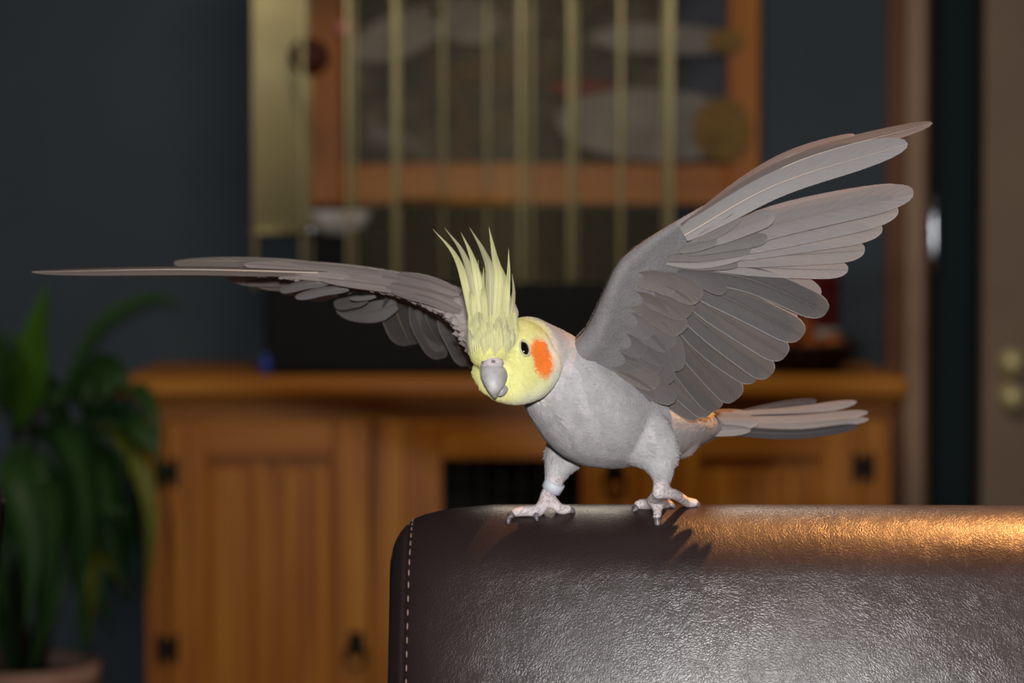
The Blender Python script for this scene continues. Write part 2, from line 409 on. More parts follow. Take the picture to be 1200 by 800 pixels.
for k in range(9):
    t = k / 8; x = cx['bl'] + (cx['br'] - cx['bl']) * t
    shared_bar('cage_rod', (x, CB, cz1 - 0.01), (x, CB, czt), 0.003, M_BRASS, cage)
nz = 58
for k in range(nz):
    z = cz1 + 0.004 + (czt - cz1 - 0.004) * k / (nz - 1)
    shared_bar('cage_wire', (P(408, 300, CF).x, CF - .004, z), (cx['fr'], CF - .004, z), 0.0006, M_BRASS, cage)
for k in range(30):                                # side wall of close vertical wires
    t = (k + 0.5) / 30
    x = cx['fl'] + (cx['bl'] - cx['fl']) * t; y = CF + (CB - CF) * t
    shared_bar('cage_wire', (x, y, cz1 + 0.08), (x, y, czt), 0.0024, M_BRASS, cage)
for k in range(14):
    t = k / 13; x = cx['fr'] + (cx['br'] - cx['fr']) * t; y = CF + (CB - CF) * t
    shared_bar('cage_wire', (x, y, cz1), (x, y, czt), 0.0012, M_BRASS, cage)
corner = [(cx['fl'], CF), (cx['fr'], CF), (cx['br'], CB), (cx['bl'], CB)]
for z in (cz1 + 0.003, cz1 + 0.083, czt):
    for k in range(4):
        a, b_ = corner[k], corner[(k + 1) % 4]
        if (z == cz1 + 0.083 and k in (0, 1, 2)) or (k in (0, 2) and z < cz1 + .01): continue
        tube('cage_rail', [Vector((*a, z)), Vector((*b_, z))], [0.004, 0.004], M_BRASS, cage, seg=8)
prism('roof', [(x + (0.0 - x) * .0, y) for x, y in corner], czt, czt + 0.006, M_BRASS, cage)
M_COCO = noisy('coconut_brown', S(96, 52, 34), S(66, 36, 26), 60, 0.8, 0.5, 0.004)
M_PINK, _, _ = new_mat('pink_plastic', S(226, 130, 140), 0.4)
M_WHITE, _, _ = new_mat('white_ceramic', S(214, 208, 200), 0.35)
toy = empty('hanging_toy', P(362, 66, 4.30), 'round brown toy hanging in the birdcage', 'bird toy')
ball('ball_body', P(362, 66, 4.30), 0.035, M_COCO, toy, sz=0.9)
p = P(362, 66, 4.30); tube('cord', [p + Vector((0, 0, 0.03)), Vector((p.x, p.y, czt))], [0.002, 0.002], M_COCO, toy, seg=6)
toy2 = empty('bell_toy', P(403, 34, 4.26), 'small pink ball toy hanging in the birdcage', 'bird toy')
ball('ball_body', P(403, 34, 4.26), 0.015, M_PINK, toy2)
p = P(403, 34, 4.26); tube('cord', [p + Vector((0, 0, 0.014)), Vector((p.x, p.y, czt))], [0.0015, 0.0015], M_PINK, toy2, seg=6)
pc = P(398, 260, 4.24)
cup = empty('feeding_cup', pc, 'white oval feeding cup clipped inside the birdcage', 'feeding cup')
lathe('bowl', [(0.018, -0.022), (0.036, -0.014), (0.046, 0.008), (0.048, 0.018), (0.044, 0.018), (0.034, -0.006), (0.01, -0.012)], pc, M_WHITE, cup, sx=1.1, sy=0.7)
tube('clip', [pc + Vector((0, -0.033, 0.01)), Vector((pc.x, CF + 0.004, pc.z + 0.012))], [0.002, 0.002], M_STEEL, cup, seg=6)
pb = P(364, 271, CF - 0.014)
bell = empty('cage_lock', pb, 'shiny steel knob on a brass rod of the birdcage', 'knob')
ball('knob_ball', pb, 0.009, M_STEEL, bell); tube('neck', [pb, Vector((P(355, 300, CF).x, CF - 0.003, pb.z))], [0.003, 0.003], M_STEEL, bell, seg=8)
perch_z = P(600, 236, 4.3).z
pr = empty('perch', (0, 4.3, perch_z), 'wooden perch running across the inside of the birdcage', 'perch')
tube('dowel', [Vector((P(470, 300, CB).x, CB - 0.002, perch_z)), Vector((P(600, 300, CF).x, CF + .01, perch_z))], [0.008, 0.008], PX, pr, seg=12)

# ------------------------------------------------------------------ small things on the sideboard
def on_top(px, y): p = P(px, 430, y); return Vector((p.x, y, zt))
M_BLUE, _, _ = new_mat('blue_glaze', S(44, 70, 170), 0.35)
c = on_top(311, 4.13)
bp = empty('blue_pot', c, 'tiny blue lidded pot on the sideboard beside the cage base', 'pot')
lathe('pot_body', [(0.006, 0), (0.010, 0.004), (0.011, 0.016), (0.009, 0.024)], c, M_BLUE, bp); lathe('lid', [(0.0095, 0.024), (0.008, 0.028), (0.003, 0.030), (0.003, 0.034), (0.001, 0.036)], c, M_BLUE, bp)
M_RED = noisy('dark_red_tin', S(120, 40, 40), S(100, 30, 32), 20, 0.45, 0)
c = on_top(945, 4.40)
tin = empty('red_tin', c, 'dark red tin with pale lid band at the right end of the sideboard', 'tin')
lathe('tin_body', [(0.055, 0), (0.058, 0.004), (0.058, 0.14), (0.054, 0.146)], c, M_RED, tin); lathe('lid', [(0.059, 0.135), (0.060, 0.15), (0.055, 0.160), (0.01, 0.165)], c, M_RED, tin)
lathe('band', [(0.0585, 0.052), (0.0592, 0.053), (0.0592, 0.066), (0.0585, 0.067)], c, M_WHITE, tin)
M_BOWL = noisy('dark_wicker', S(52, 32, 22), S(30, 20, 16), 90, 0.7, 0.6, 0.004)
M_ORNG = noisy('orange_fruit_skin', S(196, 104, 28), S(170, 84, 22), 60, 0.5, 0.3, 0.001)
c = on_top(940, 4.22)
bowl = empty('wicker_bowl', c, 'dark woven bowl on the sideboard holding small orange fruit', 'bowl')
lathe('bowl_body', [(0.05, 0), (0.06, 0.004), (0.085, 0.03), (0.092, 0.045), (0.088, 0.045), (0.078, 0.028), (0.05, 0.01)], c, M_BOWL, bowl)
V = []; F = []
for k in range(24):
    a = 2 * math.pi * k / 24; q = c + Vector((0.090 * math.cos(a), 0.090 * math.sin(a), 0.045)); v, f = ellipsoid_data(q, (Vector((0.010, 0, 0)), Vector((0, 0.010, 0)), Vector((0, 0, 0.006))), 8, 6)
    F += [[i + len(V) for i in ff] for ff in f]; V += v
mesh('rim', V, F, M_BOWL, bowl)
for k, (dx, dy, dz) in enumerate(((-0.04, -0.03, 0.04), (0.01, -0.045, 0.04), (0.05, -0.01, 0.042), (-0.01, 0.02, 0.045), (0.0, -0.01, 0.07))):
    q = c + Vector((dx, dy, dz))
    fr = empty('orange_fruit', q - Vector((0, 0, 0.02)), 'small orange fruit in the dark woven bowl', 'fruit', 'fruit in the woven bowl')
    ball('skin', q, 0.022, M_ORNG, fr, sz=0.92); lathe('stalk', [(0.003, 0), (0.004, 0.003), (0.001, 0.004)], q + Vector((0, 0, 0.0195)), M_BOWL, fr, seg=8)

# ------------------------------------------------------------------ leaves and feathers
def blade(name, pts, hw, side, mat, parent, n=16, m=4, tipr=0.72, basew=0.35, camber=0.12, asym=0.0, taper=2.0, rachis=None, rr=0.0, curl=0.0):
    """a vane along a curved midrib. side: world vector across the vane; hw half width"""
    n2 = max(4, int(n * 0.45)) if tipr > 0.45 else 0
    ts = np.concatenate([np.linspace(0, tipr, n - n2, endpoint=False), tipr + (1 - tipr) * np.sin(np.linspace(0, math.pi / 2, n2))]) if n2 else np.linspace(0, 1, n)
    C = [Vector(c) for c in catmull(pts, n, ts)]; side = Vector(side)
    V = []; U = []; F = []; FM = []
    mid = []
    for i, c in enumerate(C):
        t = float(ts[i])
        T = (C[min(i + 1, n - 1)] - C[max(i - 1, 0)]).normalized()
        s = (side - T * side.dot(T)).normalized(); nn = s.cross(T).normalized()
        wv = basew + (1 - basew) * min(1, t / 0.3) ** 0.7
        if t > tipr: wv *= max(0.0, 1 - ((t - tipr) / (1 - tipr)) ** taper) ** (1 / taper if taper >= 2 else 1)
        wv = max(wv, 0.02) * hw
        mid.append((c, s, nn))
        for k in range(-m, m + 1):
            u = k / m
            wu = wv * (1 + asym if u > 0 else 1 - asym)
            V.append(c + s * (u * wu) - nn * (camber * wu * u * u) + nn * (curl * hw * u * t)); U.append((u * 0.5 + 0.5, t))
    W = 2 * m + 1
    for i in range(n - 1):
        for k in range(W - 1):
            F.append([i * W + k, i * W + k + 1, (i + 1) * W + k + 1, (i + 1) * W + k]); FM.append(0)
    if rachis is not None:
        st = len(V)
        for i, (c, s, nn) in enumerate(mid):
            t = float(ts[i]); r = rr * (1 - 0.85 * t)
            for a, b_ in ((1, 0), (0, 1), (-1, 0), (0, -1)):
                V.append(c + s * (a * r) + nn * (b_ * r)); U.append((0.5, t))
        for i in range(n - 1):
            for k in range(4):
                F.append([st + i * 4 + k, st + i * 4 + (k + 1) % 4, st + (i + 1) * 4 + (k + 1) % 4, st + (i + 1) * 4 + k]); FM.append(1)
    return mesh(name, V, F, mat, parent, uvs=U, mats=[mat, rachis] if rachis else [mat], fmat=FM)

# potted plant
def leaf_mat(name, c1, c2):
    m, nt, b = new_mat(name, rough=0.5, spec=0.25)
    tc = nt.nodes.new('ShaderNodeTexCoord'); wv = N(nt, 'ShaderNodeTexWave'); wv.inputs['Scale'].default_value = 5; wv.inputs['Distortion'].default_value = 1.5
    nt.links.new(tc.outputs['UV'], wv.inputs[0]); r = ramp(nt, wv.outputs[0], [(0.1, c1), (0.9, c2)]); nt.links.new(r.outputs[0], b.inputs['Base Color'])
    return m
M_LF = leaf_mat('green_leaf', S(34, 62, 26), S(44, 78, 32)); M_LF2 = leaf_mat('bright_green_leaf', S(62, 108, 26), S(74, 120, 34)); M_LF3 = leaf_mat('yellowing_leaf', S(104, 106, 32), S(84, 96, 30))
M_POT = noisy('pale_terracotta', S(176, 140, 124), S(160, 120, 104), 20, 0.75, 0.1); M_SOIL = noisy('soil', S(40, 30, 24), S(28, 20, 16), 80, 0.9, 0.8, 0.006)
PYD = 3.86
pc = P(30, 776, PYD); pz = pc.z
pl = empty('potted_plant', (pc.x, PYD, 0.20), 'leafy green houseplant with long arching leaves in a pale pot', 'potted plant')
lathe('pot', [(0.075, 0.20 - pz), (0.085, 0.20 - pz + .01), (0.105, -0.04), (0.112, -0.038), (0.114, 0.0), (0.106, 0.0), (0.100, -0.03)], pc, M_POT, pl)
lathe('soil', [(0.101, -0.04), (0.098, -0.022), (0.02, -0.016)], pc, M_SOIL, pl)
stand = empty('plant_stand', (pc.x, PYD, 0), 'low wooden stand under the potted plant', 'plant stand')
lathe('stand_top', [(0.13, 0.18), (0.135, 0.185), (0.135, 0.195), (0.13, 0.20)], (pc.x, PYD, 0), PX, stand)
for a in (0.6, 2.7, 4.8): tube('leg', [Vector((pc.x + .1 * math.cos(a), PYD + .1 * math.sin(a), 0.185)), Vector((pc.x + .13 * math.cos(a), PYD + .13 * math.sin(a), 0))], [0.013, 0.010], PZ, stand)
stems = []
for k, (px, py, dy) in enumerate(((45, 470, 0.0), (20, 520, -.06), (75, 530, 0.05), (55, 600, -.04), (10, 430, 0.05))):
    top = P(px, py, PYD + dy); bot = Vector((pc.x + (px - 40) * 0.0006, PYD + dy * .4, pz - 0.025))
    tube('stem', [bot, (bot + top) / 2 + Vector((0.008 * (k - 2), 0, 0)), top], [0.009, 0.008, 0.005], M_LF if k % 2 else M_SOIL, pl, n=12, seg=8); stems.append((bot, top))
LV = [([(42, 480, 0), (40, 410, -.03), (56, 330, -.06)], 23, M_LF2), ([(75, 455, .02), (120, 382, .04), (175, 350, .05), (216, 356, .04)], 12, M_LF),
      ([(8, 480, 0), (0, 420, -.03), (-14, 372, -.05)], 22, M_LF), ([(20, 500, 0), (30, 440, -.05), (12, 385, -.08)], 20, M_LF2),
      ([(75, 470, 0), (120, 430, -.04), (148, 470, -.08), (150, 560, -.1)], 17, M_LF), ([(100, 480, 0), (150, 490, -.05), (190, 560, -.1), (204, 688, -.12)], 13, M_LF),
      ([(110, 500, 0), (150, 520, -.06), (176, 600, -.12), (172, 700, -.12)], 14, M_LF3), ([(60, 500, 0), (95, 520, -.1), (110, 600, -.14), (95, 700, -.15)], 20, M_LF),
      ([(30, 520, 0), (20, 560, -.1), (35, 640, -.14), (30, 740, -.15)], 22, M_LF), ([(50, 540, 0), (70, 590, -.12), (66, 660, -.15), (58, 730, -.15)], 18, M_LF),
      ([(80, 560, 0), (130, 590, -.06), (150, 660, -.1), (160, 740, -.1)], 16, M_LF), ([(90, 600, 0), (110, 660, -.08), (104, 760, -.08)], 14, M_LF3),
      ([(10, 560, 0), (-5, 620, -.1), (5, 720, -.12)], 20, M_LF), ([(120, 560, .05), (150, 600, .03), (152, 690, .0)], 15, M_LF), ([(60, 470, .06), (90, 450, .1), (112, 500, .1), (120, 600, .1)], 20, M_LF),
      ([(20, 470, .08), (50, 440, .1), (80, 520, .12), (70, 620, .12)], 22, M_LF), ([(40, 620, 0), (60, 680, -.1), (40, 780, -.1)], 18, M_LF), ([(20, 640, 0), (5, 700, -.1), (10, 800, -.1)], 18, M_LF),
      ([(100, 470, .05), (125, 420, .08), (128, 480, .02), (140, 540, 0)], 14, M_LF), ([(90, 640, 0), (130, 660, -.05), (150, 700, -.05)], 9, M_LF3), ([(40, 560, .1), (90, 600, .12), (110, 700, .12)], 20, M_LF),
      ([(10, 600, .1), (40, 650, .12), (60, 760, .12)], 22, M_LF), ([(120, 470, .03), (160, 455, 0), (182, 500, -.05), (180, 560, -.06)], 11, M_LF)]
for k in range(16):
    bx, by = 20 + 90 * rng.random(), 480 + 150 * rng.random(); ex = bx + rng.uniform(-30, 70); ey = by + rng.uniform(110, 190)
    ex = min(ex, 182); dd = rng.uniform(-.1, .12)
    LV.append(([(bx, by, dd * .3), ((bx + ex) / 2 + 18, by + 15, dd * .7), (ex, (by + ey) / 2 + 20, dd), (ex + rng.uniform(-8, 8), ey, dd)], rng.uniform(12, 20), M_LF))
for k, (pp, hw, mt) in enumerate(LV):
    sd = Vector((0.85, 0.5 * (-1) ** k, 0.25)) if abs(pp[-1][0] - pp[0][0]) < 70 else Vector((-0.3, 0.55, 0.75))
    o = blade('leaf', [P(a, b_, PYD + d) for a, b_, d in pp], hw * PYD / FPX, sd, mt, pl, n=14, m=3, tipr=0.3, taper=1.5, basew=0.25, camber=0.35)

# ------------------------------------------------------------------ leather chair
def leather():
    m, nt, b = new_mat('dark_brown_leather', S(52, 34, 32), 0.3, spec=0.56)
    mp = coords(nt, (1, 1, 1))
    dn = N(nt, 'ShaderNodeTexNoise'); dn.inputs['Scale'].default_value = 60; dn.inputs['Detail'].default_value = 3; nt.links.new(mp.outputs[0], dn.inputs[0])
    ad = N(nt, 'ShaderNodeMix', data_type='RGBA', blend_type='LINEAR_LIGHT'); ad.inputs[0].default_value = 0.010
    nt.links.new(mp.outputs[0], ad.inputs[6]); nt.links.new(dn.outputs['Color'], ad.inputs[7])
    v1 = N(nt, 'ShaderNodeTexVoronoi', feature='DISTANCE_TO_EDGE'); v1.inputs['Scale'].default_value = 620
    v2 = N(nt, 'ShaderNodeTexVoronoi', feature='DISTANCE_TO_EDGE'); v2.inputs['Scale'].default_value = 190
    for v in (v1, v2): nt.links.new(ad.outputs[2], v.inputs[0])
    r1 = ramp(nt, v1.outputs[0], [(0.0, (0, 0, 0, 1)), (0.22, (1, 1, 1, 1))]); r2 = ramp(nt, v2.outputs[0], [(0.0, (0, 0, 0, 1)), (0.10, (1, 1, 1, 1))])
    fn = N(nt, 'ShaderNodeTexNoise'); fn.inputs['Scale'].default_value = 22; nt.links.new(mp.outputs[0], fn.inputs[0])
    a = N(nt, 'ShaderNodeMix', data_type='RGBA', blend_type='MIX'); nt.links.new(fn.outputs[0], a.inputs[0]); nt.links.new(r1.outputs[0], a.inputs[6])
    mm = N(nt, 'ShaderNodeMix', data_type='RGBA', blend_type='MULTIPLY'); mm.inputs[0].default_value = 1; nt.links.new(r1.outputs[0], mm.inputs[6]); nt.links.new(r2.outputs[0], mm.inputs[7]); nt.links.new(mm.outputs[2], a.inputs[7])
    cr = ramp(nt, a.outputs[2], [(0.0, S(40, 28, 27)), (0.6, S(38, 26, 25))]); nt.links.new(cr.outputs[0], b.inputs['Base Color'])
    rr = ramp(nt, fn.outputs[0], [(0.3, (0.34,) * 3 + (1,)), (0.7, (0.42,) * 3 + (1,))]); nt.links.new(rr.outputs[0], b.inputs['Roughness'])
    bump(nt, a.outputs[2], b, 0.22, 0.00022)
    return m
M_LEATHER = leather()
M_THREAD, _, _ = new_mat('tan_thread', S(130, 104, 92), 0.6)
M_LEGW = wood('dark_chair_wood', S(36, 22, 16), S(48, 30, 22), S(58, 38, 28), 'z', 0.35)
TH = 0.037                                       # half thickness = roll radius of the backrest
LEAN = math.radians(11.5)
def backrest_profile(H, nr=26, nf=30):
    """list of ((y, z), (ny, nz)): front face bottom to top, over the roll, down the rear"""
    out = []
    for i in range(nf): out.append(((-TH, (H - TH) * i / nf), (-1, 0)))
    for i in range(nr + 1):
        a = math.pi * i / nr; out.append(((-TH * math.cos(a), H - TH + TH * math.sin(a)), (-math.cos(a), math.sin(a))))
    for i in range(nf): out.append(((TH, (H - TH) * (1 - (i + 1) / nf)), (1, 0)))
    return out
def crown(x, y, z, H):
    """the padded front face is gently domed"""
    f = min(1.0, max(0.0, (TH - y) / (2 * TH)))
    return f * (0.34 * x * x + 1.0 * max(0.0, z - (H - 0.12)) ** 2)
def chair(name, origin, yaw, label, group=None):
    """origin: floor point below the middle of the backrest; built around z up with the front toward -y"""
    root = empty(name, origin, label, 'chair', group)
    R = Matrix.Rotation(yaw, 3, 'Z'); O = Vector(origin)
    Wd, H, Z0 = 0.47, 0.56, CHAIR_TOP - 0.56 * math.cos(LEAN) - 0.037 * (1 - math.cos(LEAN))
    prof = backrest_profile(H)
    def tr(x, y, z):                              # lean the back away from the seat
        yy = y * math.cos(LEAN) + z * math.sin(LEAN) - H * math.sin(LEAN); zz = z * math.cos(LEAN) - y * math.sin(LEAN)
        return O + R @ Vector((x, yy, Z0 + zz))
    V = []; F = []; rE = 0.016
    es = [0, .0008, .002, .004, .006, .0075, .0085, .0095, .012, .016, .022, .03, .05] + list(np.linspace(.08, Wd / 2, 10))
    xs = [(-Wd / 2 + e, e) for e in es] + [(Wd / 2 - e, e) for e in es[::-1][1:]]
    for x, e in xs:
        ins = rE - math.sqrt(max(0, rE * rE - max(0, rE - e) ** 2)) if e < rE else 0
        if abs(e - .0085) < 1e-6: ins += 0.0012            # stitched groove
        ins += 0.010 * max(0, 1 - e / 0.055) ** 2.2            # the padding swells toward the middle
        for (y, z), (ny, nz) in prof: V.append(tr(x, y - ny * ins + crown(x, y, z, H), z - nz * ins))
    n = len(prof)
    for i in range(len(xs) - 1):
        for k in range(n - 1): F.append([i * n + k, (i + 1) * n + k, (i + 1) * n + k + 1, i * n + k + 1])
        F.append([i * n + n - 1, (i + 1) * n + n - 1, (i + 1) * n, i * n])
    F.append(list(range(n))); F.append([(len(xs) - 1) * n + k for k in range(n)][::-1])
    br = mesh('backrest', V, F, M_LEATHER, root)
    # stitching along both edges
    SV = []; SF = []
    arc = 0.0; pts = []
    for k, ((y, z), (ny, nz)) in enumerate(prof[:58]): pts.append((y, z, ny, nz))
    for sx in (-1, 1):
        x = sx * (Wd / 2 - 0.0105); acc = 0
        for k in range(len(pts) - 1):
            a, b_ = pts[k], pts[k + 1]; L = math.hypot(b_[0] - a[0], b_[1] - a[1]); s = (0.0065 - acc)
            while s < L:
                t = s / L; q = [a[i] + (b_[i] - a[i]) * t for i in range(4)]; dy, dz = (b_[0] - a[0]) / L, (b_[1] - a[1]) / L
                off = -(rE - math.sqrt(rE * rE - (rE - .0105) ** 2) + 0.010 * (1 - .0105 / .055) ** 2.2 - .0001)
                pp = [tr(x, q[0] + q[2] * off + dy * u + crown(x, q[0], q[1], H), q[1] + q[3] * off + dz * u) for u in (-.0016, -.0008, .0008, .0016)]
                v, f = tube_data(pp, [.0002, .00042, .00042, .0002], 6); SF += [[i + len(SV) for i in ff] for ff in f]; SV += v
                s += 0.0065
            acc = L - (s - 0.0065)
    o = mesh('stitching', SV, SF, M_THREAD, br); o['kind'] = 'stuff'
    def lb(nm, x0, x1, y0, y1, z0, z1, mat, bev):
        bm = bmesh.new(); bm_box(bm, x0, x1, y0, y1, z0, z1, bev, 4)
        for v in bm.verts: v.co = O + R @ v.co
        return from_bm(nm, bm, mat, root, smooth=False)
    yb = -H * math.sin(LEAN)
    lb('seat', -Wd / 2, Wd / 2, yb - 0.42, yb + 0.05, 0.40, 0.49, M_LEATHER, 0.022)
    for sx in (-1, 1):
        for (ya, yc) in ((yb - 0.40, yb - 0.355), (yb, yb + 0.045)):
            lb('leg', sx * (Wd / 2 - .03) - .022, sx * (Wd / 2 - .03) + .022, ya, yc, 0.0, 0.41, M_LEGW, 0.004)
    return root, br
top_c = P(830, 587, 1.185)
CHAIR_TOP = top_c.z - 0.0006
Wd = 0.47
CHX = P(452, 700, 1.17).x + Wd / 2
chair_root, backrest = chair('dining_chair', (CHX, 1.187, 0), math.radians(-2.5), 'dark brown leather dining chair with the cockatiel perched on its back')
chair('dining_chair', (P(4, 600, 1.46).x - Wd / 2 - 0.004, 1.47, 0), 0.0, 'dark leather dining chair beside the potted plant')
bpy.context.view_layer.update()
def bvh_of(o):
    mw = Matrix.Translation(WL[o.name]); me = o.data
    return BVHTree.FromPolygons([mw @ v.co for v in me.vertices], [list(p.vertices) for p in me.polygons])
chair_bvh = bvh_of(backrest)
def on_chair(px, py, lift):
    """point resting on the chair back below photo pixel; lift = radius of what rests there"""
    d = ray(px, py).normalized()
    h = chair_bvh.ray_cast(CAMP, d)
    if h[0] is None or h[1].z > 0.95:
        q = P(px, py, 1.19); h = chair_bvh.ray_cast(Vector((q.x, q.y, q.z + 0.1)), Vector((0, 0, -1)))
    n = h[1] if h[1].z > -0.2 else -h[1]
    if n.dot(d) > 0.3: n = -n
    return h[0] + n * lift

# ------------------------------------------------------------------ cockatiel
def vane_mat(name, c_mid, c_edge, c_dark, transl=0.12, rough=0.55, barb=0.15):
    m, nt, b = new_mat(name, rough=rough, spec=0.3)
    tc = nt.nodes.new('ShaderNodeTexCoord'); sp = nt.nodes.new('ShaderNodeSeparateXYZ'); nt.links.new(tc.outputs['UV'], sp.inputs[0])
    # distance from the shaft 0..1
    a = N(nt, 'ShaderNodeMath', operation='SUBTRACT'); nt.links.new(sp.outputs[0], a.inputs[0]); a.inputs[1].default_value = 0.5
    ab = N(nt, 'ShaderNodeMath', operation='ABSOLUTE'); nt.links.new(a.outputs[0], ab.inputs[0])
    d2 = N(nt, 'ShaderNodeMath', operation='MULTIPLY'); nt.links.new(ab.outputs[0], d2.inputs[0]); d2.inputs[1].default_value = 2.0
    # barbs: slanted fine lines v + |u|*k
    s1 = N(nt, 'ShaderNodeMath', operation='MULTIPLY'); nt.links.new(sp.outputs[1], s1.inputs[0]); s1.inputs[1].default_value = 150
    s2 = N(nt, 'ShaderNodeMath', operation='MULTIPLY'); nt.links.new(d2.outputs[0], s2.inputs[0]); s2.inputs[1].default_value = -22
    s3 = N(nt, 'ShaderNodeMath', operation='ADD'); nt.links.new(s1.outputs[0], s3.inputs[0]); nt.links.new(s2.outputs[0], s3.inputs[1])
    cb = N(nt, 'ShaderNodeCombineXYZ'); nt.links.new(s3.outputs[0], cb.inputs[0]); nt.links.new(d2.outputs[0], cb.inputs[1])
    oi = nt.nodes.new('ShaderNodeObjectInfo'); nt.links.new(oi.outputs['Random'], cb.inputs[2])
    nz = N(nt, 'ShaderNodeTexNoise'); nz.inputs['Scale'].default_value = 1.6; nz.inputs['Detail'].default_value = 4; nt.links.new(cb.outputs[0], nz.inputs[0])
    r = ramp(nt, d2.outputs[0], [(0.0, c_dark), (0.25, c_mid), (0.9, c_mid), (0.97, c_edge)])
    r2 = ramp(nt, nz.outputs[0], [(0.3, (0.82, 0.82, 0.82, 1)), (0.7, (1.09, 1.09, 1.08, 1))])
    mx = N(nt, 'ShaderNodeMix', data_type='RGBA', blend_type='MULTIPLY'); mx.inputs[0].default_value = 1
    nt.links.new(r.outputs[0], mx.inputs[6]); nt.links.new(r2.outputs[0], mx.inputs[7])
    hv = N(nt, 'ShaderNodeHueSaturation'); nt.links.new(mx.outputs[2], hv.inputs['Color'])
    vr = N(nt, 'ShaderNodeMapRange'); vr.inputs[3].default_value = 0.88; vr.inputs[4].default_value = 1.12; nt.links.new(oi.outputs['Random'], vr.inputs[0]); nt.links.new(vr.outputs[0], hv.inputs['Value'])
    nt.links.new(hv.outputs[0], b.inputs['Base Color'])
    bump(nt, nz.outputs[0], b, barb, 0.0006)
    tr = N(nt, 'ShaderNodeBsdfTranslucent'); nt.links.new(hv.outputs[0], tr.inputs[0])
    ms = N(nt, 'ShaderNodeMixShader'); ms.inputs[0].default_value = transl
    out = nt.nodes['Material Output']; nt.links.new(b.outputs[0], ms.inputs[1]); nt.links.new(tr.outputs[0], ms.inputs[2]); nt.links.new(ms.outputs[0], out.inputs[0])
    return m
V_PRIM = vane_mat('grey_primary_vane', S(136, 131, 130), S(140, 135, 134), S(132, 127, 126))
V_SEC = vane_mat('slate_secondary_vane', S(95, 92, 92), S(142, 138, 137), S(86, 83, 83))
V_COV = vane_mat('grey_covert_vane', S(114, 110, 109), S(118, 114, 113), S(112, 108, 107))
V_SOFT = vane_mat('soft_grey_covert_vane', S(108, 104, 104), S(116, 112, 112), S(106, 102, 102))
V_BRN = vane_mat('brown_grey_covert_vane', S(112, 105, 101), S(120, 113, 109), S(110, 103, 99), barb=0.2)
V_LW = vane_mat('brownish_wing_vane', S(134, 122, 118), S(160, 146, 140), S(112, 100, 95))
V_TAIL = vane_mat('pale_tail_vane', S(178, 168, 164), S(180, 170, 166), S(172, 162, 158))
V_TAILD = vane_mat('dark_tail_vane', S(92, 88, 90), S(70, 66, 68), S(110, 104, 104))
V_CREST = vane_mat('yellow_crest_vane', S(210, 207, 152), S(192, 189, 150), S(194, 190, 134), transl=0.15, barb=0.3)
V_CRESTG = vane_mat('pale_crest_tip_vane', S(180, 176, 140), S(166, 162, 142), S(158, 152, 128), transl=0.15, barb=0.3)
V_BODY = vane_mat('soft_grey_body_vane', S(176, 172, 172), S(182, 178, 178), S(170, 166, 166))
M_SHAFT, _, _ = new_mat('feather_shaft', S(112, 106, 104), 0.45); M_SHAFTP, _, _ = new_mat('pale_feather_shaft', S(176, 158, 145), 0.5); M_SHAFTY, _, _ = new_mat('crest_shaft', S(206, 200, 150), 0.5)

bird = empty('cockatiel', on_chair(710, 590, 0.0), 'grey cockatiel with raised yellow crest and spread wings on the leather chair', 'bird')

# --- continuous body: overlapping volumes fused by a voxel remesh
SPH = []
def chain(pts, n=8):
    """pts: (px, py, depth, radius in px)"""
    for q in catmull(pts, n * (len(pts) - 1) + 1): SPH.append((B(q[0], q[1], q[2]), q[3] * PXM))
def chain3(pts, radii, n=14):
    C = catmull([tuple(p) for p in pts], n); R = np.interp(np.linspace(0, 1, n), np.linspace(0, 1, len(radii)), radii)
    for c, r in zip(C, R): SPH.append((Vector(c), float(r)))
# head
chain([(607, 417, -.050, 41), (600, 422, -.053, 40)], 3)
chain([(580, 396, -.060, 29), (577, 408, -.062, 27)], 3)
chain([(626, 430, -.050, 31), (618, 440, -.053, 30), (604, 447, -.058, 26), (590, 447, -.060, 23)])
chain([(572, 436, -.056, 18), (576, 448, -.060, 14)])
# neck, breast, belly, rump, tail root
chain([(618, 410, -.040, 38), (645, 428, -.030, 43), (664, 455, -.026, 53), (690, 480, -.014, 62), (716, 489, .0, 61), (745, 490, .015, 56), (775, 492, .032, 48), (802, 496, .048, 34), (826, 497, .063, 21), (850, 494, .080, 13)], 6)
chain([(690, 420, -.012, 26), (740, 440, .02, 30), (790, 470, .05, 26)])          # back
chain([(566, 392, .014, 19), (600, 410, .012, 21), (640, 430, -.002, 28), (680, 445, .0, 36)])   # far shoulder
chain([(795, 512, .038, 26), (812, 507, .05, 18)])
# legs with feathered thighs
chain([(752, 512, -.006, 36), (768, 528, -.008, 26), (774, 545, -.010, 18), (776, 558, -.010, 12.5), (775, 566, -.008, 9.5)])
chain([(672, 518, .016, 30), (660, 535, .012, 22), (653, 549, .010, 15.5), (651, 559, .008, 12), (651, 566, .007, 9.5)])
rT = 2.6e-3
def foot(ankle, hub, toes):
    chain3([ankle, hub], [9.4 * PXM, 8.6 * PXM], 8)
    for pts in toes: chain3([hub] + pts, [7.6 * PXM] + [t for t in ([7.2 * PXM, 7.2 * PXM, 6.6 * PXM, 5.6 * PXM][-len(pts):])], 16)
a1 = B(775, 566, -.008); h1 = B(772, 577, -.012)
tR = [B(790, 579, -.006), on_chair(806, 588, 5.2 * PXM), on_chair(814, 589, 4.6 * PXM)]
tL = [on_chair(760, 588, 5 * PXM), on_chair(751, 592, 5.2 * PXM), on_chair(747, 597, 4.2 * PXM)]
tF = [on_chair(772, 591, 5.4 * PXM), on_chair(771, 600, 5.6 * PXM), on_chair(770, 609, 4.6 * PXM)]
tB = [on_chair(780, 588, 5 * PXM), on_chair(783, 592, 4.5 * PXM)]
